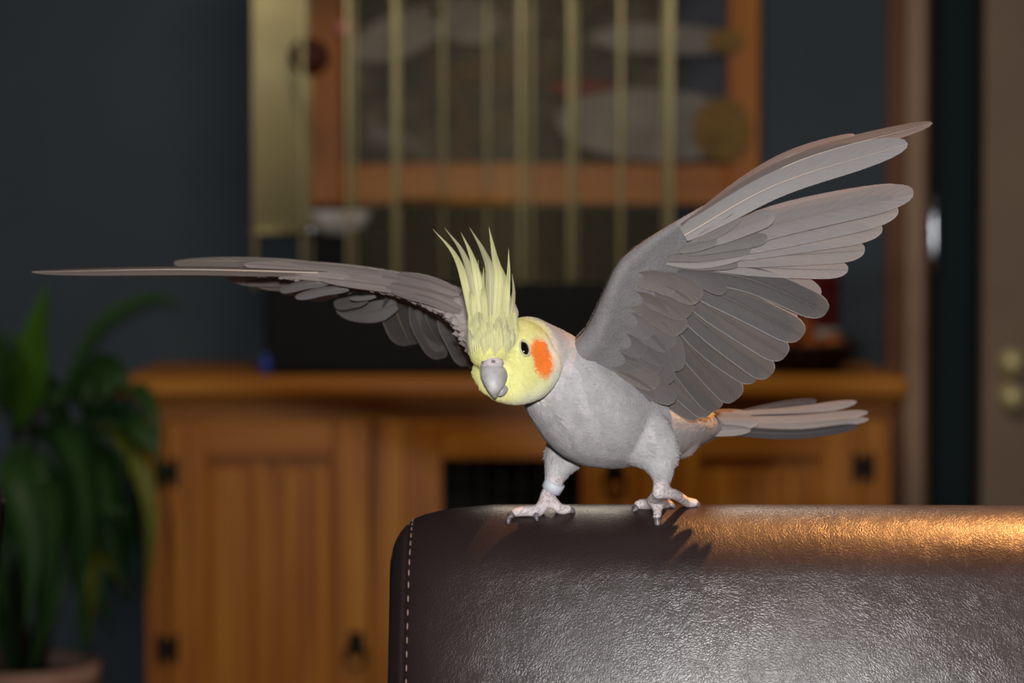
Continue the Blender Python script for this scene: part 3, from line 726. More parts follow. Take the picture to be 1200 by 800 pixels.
foot(a1, h1, [tR, tL, tF, tB])
a2 = B(651, 566, .007); h2 = B(641, 579.5, .009)
uL = [on_chair(632, 590, 5.6 * PXM), on_chair(616, 592, 6 * PXM), on_chair(603, 592, 5 * PXM)]
uM = [on_chair(634, 589, 5 * PXM), on_chair(629, 591, 3.4 * PXM)]
uR = [on_chair(656, 588, 4.8 * PXM), on_chair(667, 588, 3.6 * PXM)]
foot(a2, h2, [uL, uM, uR])
# shoulders and arm bones inside the wings
NBODY = len(SPH)
# wing planes
def DR(px, py): return -0.026 + 0.8 * (1.32e-4 * (px - 700) - 3.16e-4 * (430 - py))
def BR(px, py, off=0.0): return B(px, py, DR(px, py) + off)
for q in catmull([(694, 418, 20), (706, 372, 16), (726, 324, 12), (752, 293, 9), (795, 263, 5)], 40): SPH.append((BR(q[0] + 3, q[1] + 2, 0.004), q[2] * PXM))
LWL = [(618, 416, .002, 22), (590, 406, .007, 23), (566, 390, .010, 23), (546, 361, .012, 21.5), (524, 346, .018, 19), (500, 338.5, .026, 16.5), (478, 332, .034, 15), (455, 327.5, .042, 14), (430, 324, .050, 13), (405, 321.5, .056, 10), (380, 321, .060, 8), (345, 319, .064, 6), (308, 317, .068, 4)]
for q in catmull([(a, b_ + 1, d + .006, r * .8) for a, b_, d, r in LWL[2:10]], 40): SPH.append((B(q[0], q[1], q[2]), q[3] * PXM))

V = []; F = []
for c, r in SPH:
    v, f = ellipsoid_data(c, (Vector((r, 0, 0)), Vector((0, r, 0)), Vector((0, 0, r))), 16, 10)
    F += [[i + len(V) for i in ff] for ff in f]; V += v
tmp = mesh('tmp_body', V, F, None if False else M_SHAFT, None, center=(0, 0, 0))
rm = tmp.modifiers.new('r', 'REMESH'); rm.mode = 'VOXEL'; rm.voxel_size = 0.0009
sm = tmp.modifiers.new('s', 'SMOOTH'); sm.factor = 0.5; sm.iterations = 14
bpy.context.view_layer.update()
dg = bpy.context.evaluated_depsgraph_get(); ev = tmp.evaluated_get(dg); me = ev.to_mesh()
co = np.zeros(len(me.vertices) * 3); me.vertices.foreach_get('co', co); co = co.reshape(-1, 3)
nor = np.zeros(len(me.vertices) * 3); me.vertices.foreach_get('normal', nor); nor = nor.reshape(-1, 3)
faces = [list(p.vertices) for p in me.polygons]; ev.to_mesh_clear()
bpy.data.objects.remove(tmp, do_unlink=True)

# --- plumage colour by place on the bird
HC = np.array(B(604, 418, -.052)); HF = np.array(Vector((-0.50, -0.82, -0.22)).normalized()); HU = np.array([0, 0, 1.0]); HU = HU - HF * HU.dot(HF); HU /= np.linalg.norm(HU); HS = np.cross(HF, HU)
def sstep(a, b_, x):
    t = np.clip((x - a) / (b_ - a), 0, 1); return t * t * (3 - 2 * t)
body_bvh = BVHTree.FromPolygons([Vector(c) for c in co], faces)
def on_body(px, py):
    h = body_bvh.ray_cast(CAMP, ray(px, py).normalized()); return h[0], h[1]
cheek, _n = on_body(633, 420); eye_p, eye_n = on_body(614.5, 408)
def mirror(p, n=False):
    q = np.array(p) - (0 if n else HC); s = np.dot(q, HS); q = q - 2 * s * HS; return Vector(q + (0 if n else HC))
cheek2 = mirror(cheek)
LIN = lambda r, g, b_: np.array(S(r, g, b_)[:3])
GREY, PALE, YEL, WHT, ORG, PINK, FOOT = LIN(176, 173, 174), LIN(190, 187, 187), LIN(222, 219, 144), LIN(232, 230, 214), LIN(238, 126, 50), LIN(176, 152, 144), LIN(206, 194, 194)
foot_z = CHAIR_TOP + 0.0115
def plumage(p, jitter=None):
    p = np.asarray(p); n = len(p); c = np.tile(GREY, (n, 1))
    mixc = lambda c, col, w_: c * (1 - w_[:, None]) + col * w_[:, None]
    q = p - HC
    f, u, s = q @ HF, q @ HU, q @ HS
    mask = np.sqrt(((f - 0.004) / 0.0235) ** 2 + ((u + 0.002) / 0.0235) ** 2 + (s / 0.0245) ** 2)
    if jitter is not None: mask = mask + jitter
    face = sstep(1.04, 0.97, mask) * sstep(-0.016, -0.011, f - 0.25 * u * 0)
    c = mixc(c, WHT, face)
    white = np.maximum(sstep(.011, -.005, f) * sstep(.012, .002, u), .8 * sstep(-.006, -.017, u) * sstep(.022, .010, f)); c = mixc(c, YEL, face * (1 - white))
    for ch in (cheek, cheek2):
        d = p - np.array(ch); du = d @ HU; dh = np.sqrt(np.maximum(0, (d ** 2).sum(1) - du ** 2))
        e = np.sqrt((dh / 0.0060) ** 2 + (du / 0.0088) ** 2)
        if jitter is not None: e = e + jitter * 0.8
        c = mixc(c, ORG, sstep(1.18, 0.72, e))
    return c
def is_foot(p): return np.asarray(p)[:, 2] < foot_z
cols = plumage(co)
ft = sstep(foot_z + 0.002, foot_z - 0.001, co[:, 2]); cols = cols * (1 - ft[:, None]) + FOOT * ft[:, None]
arml = np.min(np.stack([np.linalg.norm(co - np.array(c), axis=1) - r for c, r in SPH[-40:]]), axis=0); aw = sstep(.0016, .0004, arml) * sstep(B(600, 400).x, B(585, 400).x, co[:, 0])
cols = cols * (1 - aw[:, None]) + LIN(140, 128, 124) * aw[:, None]
def body_mat():
    m, nt, b = new_mat('cockatiel_plumage', rough=0.75, spec=0.2)
    at = N(nt, 'ShaderNodeVertexColor', layer_name='Col'); mp = coords(nt, (1, 1, 1))
    n1 = N(nt, 'ShaderNodeTexNoise'); n1.inputs['Scale'].default_value = 900; n1.inputs['Detail'].default_value = 4; nt.links.new(mp.outputs[0], n1.inputs[0])
    n2 = N(nt, 'ShaderNodeTexNoise'); n2.inputs['Scale'].default_value = 110; n2.inputs['Detail'].default_value = 3; n2.inputs['Distortion'].default_value = 1; nt.links.new(mp.outputs[0], n2.inputs[0])
    r = ramp(nt, n1.outputs[0], [(0.35, (0.88, 0.88, 0.89, 1)), (0.6, (1.04, 1.03, 1.03, 1))]); r2 = ramp(nt, n2.outputs[0], [(0.35, (0.88, 0.88, 0.88, 1)), (0.65, (1.06, 1.06, 1.06, 1))])
    a = N(nt, 'ShaderNodeMix', data_type='RGBA', blend_type='MULTIPLY'); a.inputs[0].default_value = 1; nt.links.new(at.outputs[0], a.inputs[6]); nt.links.new(r.outputs[0], a.inputs[7])
    b2 = N(nt, 'ShaderNodeMix', data_type='RGBA', blend_type='MULTIPLY'); b2.inputs[0].default_value = 1; nt.links.new(a.outputs[2], b2.inputs[6]); nt.links.new(r2.outputs[0], b2.inputs[7])
    nt.links.new(b2.outputs[2], b.inputs['Base Color']); bump(nt, n1.outputs[0], b, 0.5, 0.0007)
    return m
M_BODY = body_mat()
fsp = (np.sin(co @ np.array([3100, 900, 2300.])) * np.sin(co @ np.array([-1500, 2600, 1900.])) * np.sin(co @ np.array([700, -1900, 3300.]))) > 0.22
cols[(ft > 0.6) & fsp] *= 0.55
body = mesh('body', [Vector(c) for c in co], faces, M_BODY, bird, cols=cols)
def soft_mat():
    m, nt, b = new_mat('soft_contour_feather', rough=0.8, spec=0.15)
    at = N(nt, 'ShaderNodeVertexColor', layer_name='Col'); nt.links.new(at.outputs[0], b.inputs['Base Color'])
    tr = N(nt, 'ShaderNodeBsdfTranslucent'); nt.links.new(at.outputs[0], tr.inputs[0]); ms = N(nt, 'ShaderNodeMixShader'); ms.inputs[0].default_value = 0.2
    nt.links.new(b.outputs[0], ms.inputs[1]); nt.links.new(tr.outputs[0], ms.inputs[2]); nt.links.new(ms.outputs[0], nt.nodes['Material Output'].inputs[0])
    return m
M_SOFT = soft_mat()
def contour(name, parent, pts, nrm, flow, length, width, lift, col, label, nb=3, tuck=0.0002):
    """small overlapping body feathers: narrow split tufts lying along the flow"""
    Vv = []; Ff = []; Cc = []
    for p, n_, fl, L, W_, lf, c in zip(pts, nrm, flow, length, width, lift, col):
        t = fl - n_ * fl.dot(n_)
        if np.linalg.norm(t) < 1e-6: continue
        t = t / np.linalg.norm(t); s = np.cross(n_, t)
        for k in range(nb):
            o = (k - (nb - 1) / 2) / max(1, nb - 1) if nb > 1 else 0
            tt = t + s * (o * 0.5 + rng.normal(0, .06)); LL = L * (1 - 0.18 * abs(o) * 2 + rng.normal(0, .08)); w_ = W_ / nb * 0.75
            i0 = len(Vv); q0 = p - n_ * 0.0004 + s * (o * W_ * 0.25)
            m1 = q0 + tt * LL * .5 + n_ * lf * .75; e = q0 + tt * LL + n_ * (lf * 0.9 - tuck)
            Vv += [q0, m1 - s * w_, m1 + s * w_, e]
            Ff += [[i0, i0 + 1, i0 + 2], [i0 + 1, i0 + 3, i0 + 2]]
            g_ = 1 + rng.normal(0, .035); Cc += [c * g_] * 4
    o = mesh(name, [Vector(v) for v in Vv], Ff, M_SOFT, parent, cols=np.clip(np.array(Cc), 0, 1), smooth=True)
    o['kind'] = 'stuff'; o['label'] = label
    return o
# sample the body surface
fa = np.array([f[:3] for f in faces]); tri = co[fa]; area = np.linalg.norm(np.cross(tri[:, 1] - tri[:, 0], tri[:, 2] - tri[:, 0]), axis=1)
wgt = area * (1 + 2.2 * sstep(0.032, 0.024, np.linalg.norm(tri[:, 0] - HC, axis=1)))
idx = rng.choice(len(fa), 24000, p=wgt / wgt.sum()); sp_ = co[fa[idx, 0]]; sn = nor[fa[idx, 0]]
keep = sp_[:, 2] > foot_z + 0.001; sp_, sn = sp_[keep], sn[keep]
bp0 = np.array(B(588, 440, -.075))
headd = np.linalg.norm(sp_ - HC, axis=1); hw = sstep(0.032, 0.022, headd)
away = sp_ - bp0; away /= np.linalg.norm(away, axis=1)[:, None] + 1e-9
tailw = np.array([0.74, 0.60, -0.12])
leg = sstep(B(700, 525).z, B(700, 545).z, sp_[:, 2])
flow = away * hw[:, None] + tailw * ((1 - hw) * (1 - leg))[:, None] + np.array([0.05, 0, -1.0]) * leg[:, None]
flow += rng.normal(0, .10, flow.shape)
ln = 0.0058 * (1 - hw) + 0.0030 * hw; ln = ln * (1 - 0.3 * leg) * rng.uniform(.8, 1.2, len(ln))
eyed = np.linalg.norm(sp_ - np.array(eye_p), axis=1); ARM = SPH[NBODY:]; armd = np.min(np.stack([np.linalg.norm(sp_ - np.array(c), axis=1) - r for c, r in ARM[2:]]), axis=0)
cutoff = (armd > 0.0016) & (eyed > 0.0042) & (np.linalg.norm(sp_ - np.array(on_body(577, 436)[0]), axis=1) > 0.0068)
pc_ = plumage(sp_, rng.normal(0, .025, len(sp_)))
pc_ = pc_ * (1 + 0.05 * np.sin(sp_ @ np.array([260, 180, -330.0]) + 1.5 * np.sin(sp_ @ np.array([300, -200, 250.0]))))[:, None]
k_ = cutoff
contour('body_plumage', body, sp_[k_], sn[k_], flow[k_], ln[k_], (ln * 0.62)[k_], .0003 + .0003 * hw[k_], pc_[k_], 'soft short plumage, yellow on the face and grey on the body')

# --- eyes, beak, claws, leg band
M_EYE, _, _ = new_mat('dark_eye', S(14, 8, 8), 0.06, spec=0.6); M_LID = noisy('pale_eye_skin', S(196, 192, 160), S(176, 172, 146), 500, 0.7, 0.3, .0005)
for p_, n_ in ((eye_p, eye_n), (mirror(eye_p), mirror(eye_n, True))):
    p_, n_ = Vector(p_), Vector(n_).normalized(); ax = n_.cross(Vector((0, 0, 1))).normalized(); az = ax.cross(n_).normalized()
    v, f = ellipsoid_data(p_ - n_ * 0.0004, (ax * 0.0021, n_ * 0.0017, az * 0.0034)); mesh('eye', v, f, M_EYE, body)['label'] = 'dark brown glossy eye'
    ring = [p_ + n_ * 0.0007 + ax * (0.0023 * math.cos(a)) + az * (0.0038 * math.sin(a)) for a in np.linspace(0, 2 * math.pi, 25)]
    v, f = tube_data(ring, [.00045] * 25, 8, cap=False); mesh('eyelid', v, f, M_LID, body)
M_BEAK = noisy('grey_horn_beak', S(186, 183, 183), S(146, 143, 144), 160, 0.5, 0.4, .0006, spec=0.5)
M_CERE = noisy('pale_cere', S(196, 184, 182), S(168, 156, 158), 600, 0.7, 0.5, .0008)
M_CLAW = noisy('dark_claw', S(70, 64, 68), S(120, 112, 116), 300, 0.35, 0.2, .0005)
def loft(name, secs, mat, parent, seg=20):
    """secs: (centre px,py,depth, half width px, half thickness px, tilt) stacked rings facing down the beak"""
    V = []; F = []; C = catmull(secs, 22)
    for q in C:
        c = B(q[0], q[1], q[2]); sdir = Vector((0.86, -0.50, 0.10)).normalized(); fdir = Vector((-0.48, -0.84, q[5])).normalized()
        for k in range(seg):
            a = 2 * math.pi * k / seg; ca, sa = math.cos(a), math.sin(a)
            V.append(c + sdir * (q[3] * PXM * ca) + fdir * (q[4] * PXM * (abs(sa) ** 0.9) * (1 if sa > 0 else -1)))
    n = len(C)
    for i in range(n - 1):
        for k in range(seg): F.append([i * seg + k, i * seg + (k + 1) % seg, (i + 1) * seg + (k + 1) % seg, (i + 1) * seg + k])
    F.append(list(range(seg))[::-1]); F.append([(n - 1) * seg + k for k in range(seg)])
    return mesh(name, V, F, mat, parent)
bd = on_body(578, 440)[0].y - BY
loft('beak', [(577, 427, bd + .001, 9, 6, .3), (577.5, 432, bd - .001, 14.5, 12, .25), (579, 440, bd - .003, 15, 15, .1), (580, 449, bd - .005, 11.5, 14, 0), (580.5, 457, bd - .0065, 7, 9, -.2), (580.5, 463, bd - .0055, 3.2, 4.5, -.3), (580.5, 467, bd - .0035, .8, 1.2, -.4)], M_BEAK, body)['label'] = 'hooked grey beak'
loft('lower_beak', [(586, 450, bd + .001, 8, 8, 0), (587, 457, bd - .0015, 8, 8, 0), (587, 463, bd - .002, 4.5, 5, 0), (586.5, 465, bd - .002, 1, 1, 0)], M_BEAK, body)
cc = B(576.5, 426, bd - .0015)
v, f = ellipsoid_data(cc, (Vector((0.86, -.5, .1)) * 14.5 * PXM, Vector((-.48, -.84, .2)) * 10 * PXM, Vector((0, .1, 1)) * 8.5 * PXM)); mesh('cere', v, f, M_CERE, body)
for sx in (-6, 7):
    q = cc + Vector((0.86, -.5, .1)) * (sx * PXM) + Vector((-.48, -.84, .25)).normalized() * (9.0 * PXM)
    v, f = ellipsoid_data(q, (Vector((.0009, 0, 0)), Vector((0, .0006, 0)), Vector((0, 0, .0007))), 10, 8); mesh('nostril', v, f, M_CLAW, body)
def claw(toe_end, d_out, d_down, L=0.0062):
    p0 = Vector(toe_end); a = Vector(d_out).normalized(); b_ = Vector(d_down).normalized()
    tube('claw', [p0 - a * 0.001, p0 + a * L * .35 + b_ * L * .15, p0 + a * L * .5 + b_ * L * .6, p0 + a * L * .42 + b_ * L * 1.05], [.0017, .0016, .0010, .0002], M_CLAW, body, n=10, seg=8)
claw(tF[-1], (0.05, -.35, -.9), (0.12, .0, -1)); claw(tL[-1], (-.6, -.5, -.5), (0.0, -.15, -1), .0055); claw(tR[-1], (1, .2, -.2), (.3, .3, -.9), .003); claw(tB[-1], (.9, -.4, -.1), (.5, -.4, -.5), .003)
claw(uL[-1], (-.9, -.4, -.2), (.05, -.25, -1), .0066); claw(uM[-1], (-.3, -.9, -.3), (.3, -.5, -1), .0045); claw(uR[-1], (1, .1, -.1), (.3, .1, -.6), .003)
M_BAND, _, _ = new_mat('pale_grey_leg_band', S(190, 193, 202), 0.5, 0.0)
ax = (B(641, 579.5, .009) - B(651, 562, .007)).normalized(); bc = B(648.5, 569, .0075)
tube('leg_band', [bc - ax * .0024, bc - ax * .0022, bc + ax * .0022, bc + ax * .0024], [.0045, .0049, .0049, .0045], M_BAND, body, seg=28)['label'] = 'pale ring on one leg'

# --- crest
def bdep(px, py, dflt=-.07):
    h = on_body(px, py)[0]; return (h.y - BY) if h is not None else dflt
crest = [([(556, 388), (545, 330), (532, 296), (507, 268)], 5.7, .004, .030, V_CREST), ([(562, 385), (553, 328), (541, 293), (521, 267)], 5.7, .002, .028, V_CRESTG),
         ([(566, 386), (559, 322), (551, 294), (540, 272)], 5.3, .0, .026, V_CREST), ([(574, 388), (574, 320), (566, 293), (550, 266)], 6.1, -.001, .024, V_CRESTG),
         ([(580, 388), (584, 325), (579, 296), (573, 266)], 6.6, -.001, .022, V_CREST), ([(592, 390), (594, 340), (596, 318), (596, 290)], 4.1, .001, .018, V_CREST),
         ([(590, 388), (592, 340), (588, 318), (580, 300)], 5.7, .001, .02, V_CREST), ([(570, 390), (567, 350), (566, 332), (567, 312)], 4.1, -.002, .014, V_CREST),
         ([(556, 390), (553, 352), (552, 335), (551, 317)], 4.1, .0, .014, V_CREST), ([(598, 392), (600, 360), (602, 340), (600, 320)], 3.7, .002, .014, V_CRESTG),
         ([(600, 395), (603, 374), (606, 366), (604, 356)], 3.3, .004, .010, V_BODY)]
for k in range(46):
    u = ((k * 17) % 46) / 45; bx = 553 + 50 * u; by = 418 - 30 * ((k * 11) % 46) / 45; ty = by - 44 - 52 * ((k * 29) % 46) / 45
    ux = (bx - 577) / 25
    crest.append(([(bx, by), (bx - 1 + ux, by - 16), (bx - 2 + 1.5 * ux, by - 34), (bx - 4 + 2 * ux, ty)], 4.2, None, .012, V_CREST if k % 5 else V_CRESTG))
for pts, hw_, off, back, mt in crest:
    x0_ = min(max(pts[0][0], 556), 602); front = off is None
    d0 = bdep(x0_, pts[0][1]) + (.0006 if front else .0035 + off)
    pp = []
    for (a, b_), t in zip(pts, np.linspace(0, 1, len(pts))):
        d = d0 + back * t * t - (0 if front else .0022 * math.sin(math.pi * min(1, t * 1.6)))
        if front:
            h = bdep(min(max(a, 556), 602), b_, None)
            if h is not None: d = min(d, h - .0012 * math.sin(math.pi * min(1, t + .12)))
        pp.append(B(a, b_, d))
    blade('crest_feather', pp, hw_ * PXM, (1, -.25 + .5 * random.random(), 0), mt, body, n=16, m=2, tipr=0.12, taper=1.3, basew=0.55 if not front else .2, camber=0.5, rachis=M_SHAFTY, rr=.0003)

# --- wings
def sheet(name, L, T, rad, Nf, mat, parent, ns=44, nu=13, tone=(120, 117, 118)):
    L = catmull(L, ns); T = catmull(T, ns); R = np.interp(np.linspace(0, 1, ns), np.linspace(0, 1, len(rad)), rad)
    V = []; F = []; W = 2 * nu - 1
    us = np.linspace(0, 1, nu) ** 1.6
    for i in range(ns):
        l, t = Vector(L[i]), Vector(T[i]); ch = t - l; span = Vector(L[min(i + 1, ns - 1)]) - Vector(L[max(i - 1, 0)]); n_ = ch.cross(span).normalized()
        if n_.dot(Vector(Nf)) < 0: n_ = -n_
        chn = ch.normalized(); c0 = l + chn * R[i]
        ring = []
        for s, seq in ((1, us[::-1]), (-1, us[1:])):
            for u in seq:
                u0 = min(0.5, R[i] / max(ch.length, 1e-5))
                th = math.sqrt(max(0, 1 - (1 - u / u0) ** 2)) if u < u0 else (1 - (u - u0) / (1 - u0)) ** 0.9
                ring.append(l + ch * u + n_ * (s * R[i] * th))
        V += ring
    for i in range(ns - 1):
        for k in range(W - 1): F.append([i * W + k, i * W + k + 1, (i + 1) * W + k + 1, (i + 1) * W + k])
        F.append([i * W + W - 1, i * W, (i + 1) * W, (i + 1) * W + W - 1])
    F.append(list(range(W))); F.append([(ns - 1) * W + k for k in range(W)][::-1])
    cl = np.tile(LIN(*tone), (len(V), 1))
    return mesh(name, V, F, mat, parent, cols=cl)
def sample_mesh(o, n):
    me = o.data; c = np.array([v.co for v in me.vertices]) + np.array(WL[o.name]); me.update()
    nn = np.array([v.normal for v in me.vertices]); f = np.array([list(p.vertices)[:3] for p in me.polygons if len(p.vertices) == 4] + [[p.vertices[0], p.vertices[2], p.vertices[3]] for p in me.polygons if len(p.vertices) == 4])
    t = c[f]; a = np.linalg.norm(np.cross(t[:, 1] - t[:, 0], t[:, 2] - t[:, 0]), axis=1); ix = rng.choice(len(f), n, p=a / a.sum())
    u = rng.random((n, 2)); fl = u.sum(1) > 1; u[fl] = 1 - u[fl]
    p = t[ix, 0] + (t[ix, 1] - t[ix, 0]) * u[:, :1] + (t[ix, 2] - t[ix, 0]) * u[:, 1:]
    return p, nn[f[ix, 0]]

# wing raised beside the body (underside shown)
RL = [(668, 408), (688, 386), (705, 350), (720, 317), (736, 298), (764, 277), (797, 257), (826, 240)]
RT = [(722, 462), (745, 452), (765, 432), (778, 405), (786, 380), (800, 345), (815, 300), (846, 262)]
wingR = sheet('wing', [tuple(BR(a, b_, -.002)) for a, b_ in RL], [tuple(BR(a, b_, -.003)) for a, b_ in RT], [17 * PXM, 16 * PXM, 13 * PXM, 11 * PXM, 9 * PXM, 6 * PXM, 4 * PXM, 2 * PXM], (0, -1, 0), M_BODY, bird)
wingR['label'] = 'raised wing with its grey underside fanned open'
cN = (BR(800, 300) - BR(700, 400)).cross(BR(800, 400) - BR(700, 400)).normalized()
if cN.y > 0: cN = -cN
def rfeather(name, pts, hw_, off, mt, roll=0.0, tipr=0.82, shaft=None, asym=0.0, rr=.00045, camber=0.12, n=18, dd=(0, 0, 0)):
    pp = [BR(a, b_) + cN * off + Vector((0, 1, 0)) * e for (a, b_), e in zip(pts, dd)]
    T = (pp[-1] - pp[0]).normalized(); s = cN.cross(T).normalized(); s = (s + cN * roll).normalized()
    return blade(name, pp, hw_ * PXM, s, mt, wingR, n=n, m=4, tipr=tipr, taper=2.3, basew=0.5, camber=camber, asym=asym, rachis=shaft or M_SHAFT, rr=rr)
Afe = [([(797, 260), (925, 186), (1089, 139)], 14, .004, V_LW, .3), ([(797, 267), (908, 206), (1058, 160)], 17, .0065, V_PRIM, -.5), ([(800, 274), (890, 228), (988, 195)], 11, .001, V_PRIM, .2), ([(800, 262), (905, 190), (1000, 156)], 9, .0015, V_LW, .2)]
for pts, hw_, off, mt, rl_ in Afe: rfeather('primary_feather', pts, hw_, off, mt, rl_, tipr=0.66, asym=.15, shaft=M_SHAFTP)
Bfe = [([(806, 285), (920, 253), (1067, 220)], 18.5, 0), ([(806, 291), (930, 268), (1050, 242)], 17, 1), ([(806, 296), (920, 281), (1032, 265)], 16, 2), ([(806, 300), (925, 296), (1012, 291)], 15, 3), ([(806, 305), (915, 313), (993, 315)], 12.5, 4)]
for pts, hw_, i in Bfe: rfeather('primary_feather', pts, hw_, .0042 - .0008 * i, V_PRIM, -.10, tipr=0.80, asym=.1)
rfeather('primary_feather', [(806, 284), (915, 243), (1050, 216)], 8, .0008, V_PRIM, 0, tipr=.75)
Cfe = [([(800, 312), (880, 326), (968, 364)], 17, V_SEC), ([(798, 324), (862, 353), (940, 393)], 18, V_SEC), ([(792, 334), (858, 378), (921, 417)], 16.5, V_SEC), ([(785, 346), (848, 398), (904, 440)], 16, V_SEC),
       ([(782, 358), (836, 410), (888, 446)], 15.5, V_SEC), ([(778, 370), (826, 428), (865, 470)], 17, V_SEC), ([(768, 380), (806, 438), (843, 483)], 15, V_SEC), ([(758, 396), (792, 450), (834, 490)], 14, V_SEC), ([(752, 420), (782, 466), (822, 494)], 12, V_SEC)]
for i, (pts, hw_, mt) in enumerate(Cfe): rfeather('secondary_feather', pts, hw_, .0012 - .0006 * i, mt, -.10, tipr=0.84, asym=.05)
rfeather('secondary_feather', [(806, 314), (890, 318), (962, 350)], 15, -.002, V_PRIM, 0, shaft=M_SHAFTP); rfeather('secondary_feather', [(806, 330), (880, 350), (934, 380)], 14, -.003, V_PRIM, 0, shaft=M_SHAFTP)
Dfe = [([(812, 268), (838, 257), (860, 241)], 8, .0082, V_COV), ([(806, 276), (858, 258), (902, 241)], 12, .0072, V_PRIM), ([(795, 286), (848, 277), (895, 270)], 9, .0062, V_COV), ([(778, 294), (828, 290), (876, 284)], 7, .0058, V_COV), ([(778, 300), (826, 300), (871, 290)], 7, .0050, V_PRIM), ([(785, 305), (830, 306), (862, 304)], 5, .0042, V_COV), ([(790, 282), (815, 276), (834, 270)], 6, .0085, V_COV)]
for pts, hw_, off, mt in Dfe: rfeather('covert_feather', pts, hw_, off, mt, -.12, tipr=.8, rr=.0003, n=12)
Efe = [([(790, 316), (822, 322), (848, 338)], 9, .0033, V_SOFT), ([(758, 322), (790, 328), (818, 346)], 13, .0041, V_BRN), ([(752, 338), (780, 346), (806, 364)], 14, .0039, V_BRN), ([(750, 350), (774, 362), (798, 384)], 14, .0037, V_BRN), ([(735, 362), (760, 378), (784, 404)], 14, .0036, V_SOFT),
       ([(726, 380), (750, 394), (778, 420)], 13, .0036, V_SOFT), ([(722, 398), (746, 410), (772, 430)], 13, .0038, V_SOFT), ([(718, 418), (744, 432), (768, 446)], 11, .0045, V_BRN), ([(722, 424), (752, 440), (788, 466)], 12, .0036, V_SOFT), ([(708, 432), (730, 444), (762, 462)], 13, .0045, V_BRN),
       ([(760, 372), (782, 396), (794, 432)], 11, .0019, V_SOFT), ([(748, 392), (768, 418), (784, 446)], 11, .0022, V_SOFT), ([(730, 340), (756, 350), (776, 368)], 11, .0046, V_BRN), ([(742, 318), (768, 322), (790, 332)], 11, .0047, V_BRN), ([(722, 362), (742, 372), (760, 388)], 10, .0048, V_SOFT), ([(714, 386), (734, 396), (752, 408)], 10, .0049, V_SOFT), ([(706, 408), (726, 416), (744, 424)], 10, .0050, V_SOFT)]
for pts, hw_, off, mt in Efe: rfeather('covert_feather', pts, hw_ * 1.2, off, mt, -.03, tipr=.6, rr=.0001, n=12, camber=.2)
p_, n_ = sample_mesh(wingR, 5200); kk = n_ @ np.array(cN) > 0.30; p_, n_ = p_[kk], n_[kk]; fl_ = np.array((BR(800, 400) - BR(720, 340)).normalized()); w_ = np.full(len(p_), 1.0)
contour('lesser_coverts', wingR, p_, n_, fl_ + rng.normal(0, .15, p_.shape), .0029 * rng.uniform(.8, 1.3, len(p_)), .0022 * w_, .00026 * w_, LIN(118, 115, 116) * rng.uniform(.86, 1.08, (len(p_), 1)), 'small scale-like grey feathers along the front of the wing', nb=1, tuck=.0006)

# wing stretched out level, seen along its front edge
LT = [(655, 450, .040), (610, 440, .050), (575, 425, .060), (552, 395, .070), (526, 382, .078), (500, 366, .086), (478, 356, .094), (455, 348, .100), (430, 342, .104), (405, 337, .106), (380, 331, .106), (345, 326, .104), (308, 322, .100)]
wingL = sheet('wing', [tuple(B(a, b_, d)) for a, b_, d, r in LWL], [tuple(B(a, b_, d)) for a, b_, d in LT], [r * PXM for a, b_, d, r in LWL], (0, 0, 1), M_BODY, bird, tone=(160, 149, 145))
wingL['label'] = 'outstretched wing seen along its front edge'
def lfeather(name, pts, hw_, side, mt, tipr=.8, shaft=None, rr=.00045, n=18, asym=0., camber=.12):
    return blade(name, [B(*q) for q in pts], hw_ * PXM, side, mt, wingL, n=n, m=4, tipr=tipr, taper=2.2, basew=.5, camber=camber, asym=asym, rachis=shaft or M_SHAFT, rr=rr)
# long primaries
lfeather('primary_feather', [(395, 320, .056), (220, 315.5, .062), (37, 318.5, .070)], 15, (0, .92, -.36), V_LW, .55, M_SHAFTP, rr=.0008)
lfeather('primary_feather', [(395, 321, .058), (240, 318, .075), (90, 319, .095)], 15, (0, .95, -.30), V_LW, .6)
lfeather('primary_feather', [(395, 318, .060), (310, 307, .085), (205, 306, .120)], 20, (.1, .85, .30), V_LW, .74, M_SHAFTP)
lfeather('primary_feather', [(405, 318, .058), (335, 308, .075), (250, 306, .105)], 17, (.1, .85, .32), V_LW, .75)
lfeather('primary_feather', [(395, 322, .060), (320, 318, .08), (240, 316, .11)], 16, (0, .95, -.1), V_LW, .75)
for k, (tx, ty, d) in enumerate(((264, 325, .125), (292, 331, .130), (322, 338, .132), (352, 346, .132))):
    lfeather('primary_feather', [(400 + 6 * k, 325 + k, .066), ((400 + tx) / 2 + 8, (322 + ty) / 2 + 2, .10), (tx, ty, d)], 20, (.3, .8, -.45), V_LW, .8)
LX = np.array([q[0] for q in LWL][::-1]); LD = np.array([q[2] - q[3] * PXM for q in LWL][::-1])
for pts, hw_, sd in (([(470, 322), (410, 313), (330, 306)], 9, (.1, .75, .5)), ([(470, 332), (390, 322), (300, 314)], 9, (0, .35, .95)), ([(450, 325), (370, 315), (285, 309)], 9, (0, .6, .8)), ([(512, 344), (450, 334), (370, 325)], 8, (0, .2, .98)), ([(505, 334), (450, 324), (395, 317)], 9, (0, .5, .9)), ([(532, 350), (492, 338), (440, 328)], 10, (0, .3, .95)), ([(540, 364), (502, 348), (455, 338)], 9, (0, .15, .98)), ([(540, 344), (505, 330), (465, 321)], 8, (0, .6, .8))):
    pp = [(a, b_, float(np.interp(a, LX, LD)) + e) for (a, b_), e in zip(pts, (.0035, -.0006, .0000 if pts[2][0] > 350 else .004))]
    lfeather('covert_feather', pp, hw_, sd, V_LW, .6, n=14, camber=.3, rr=.0001)
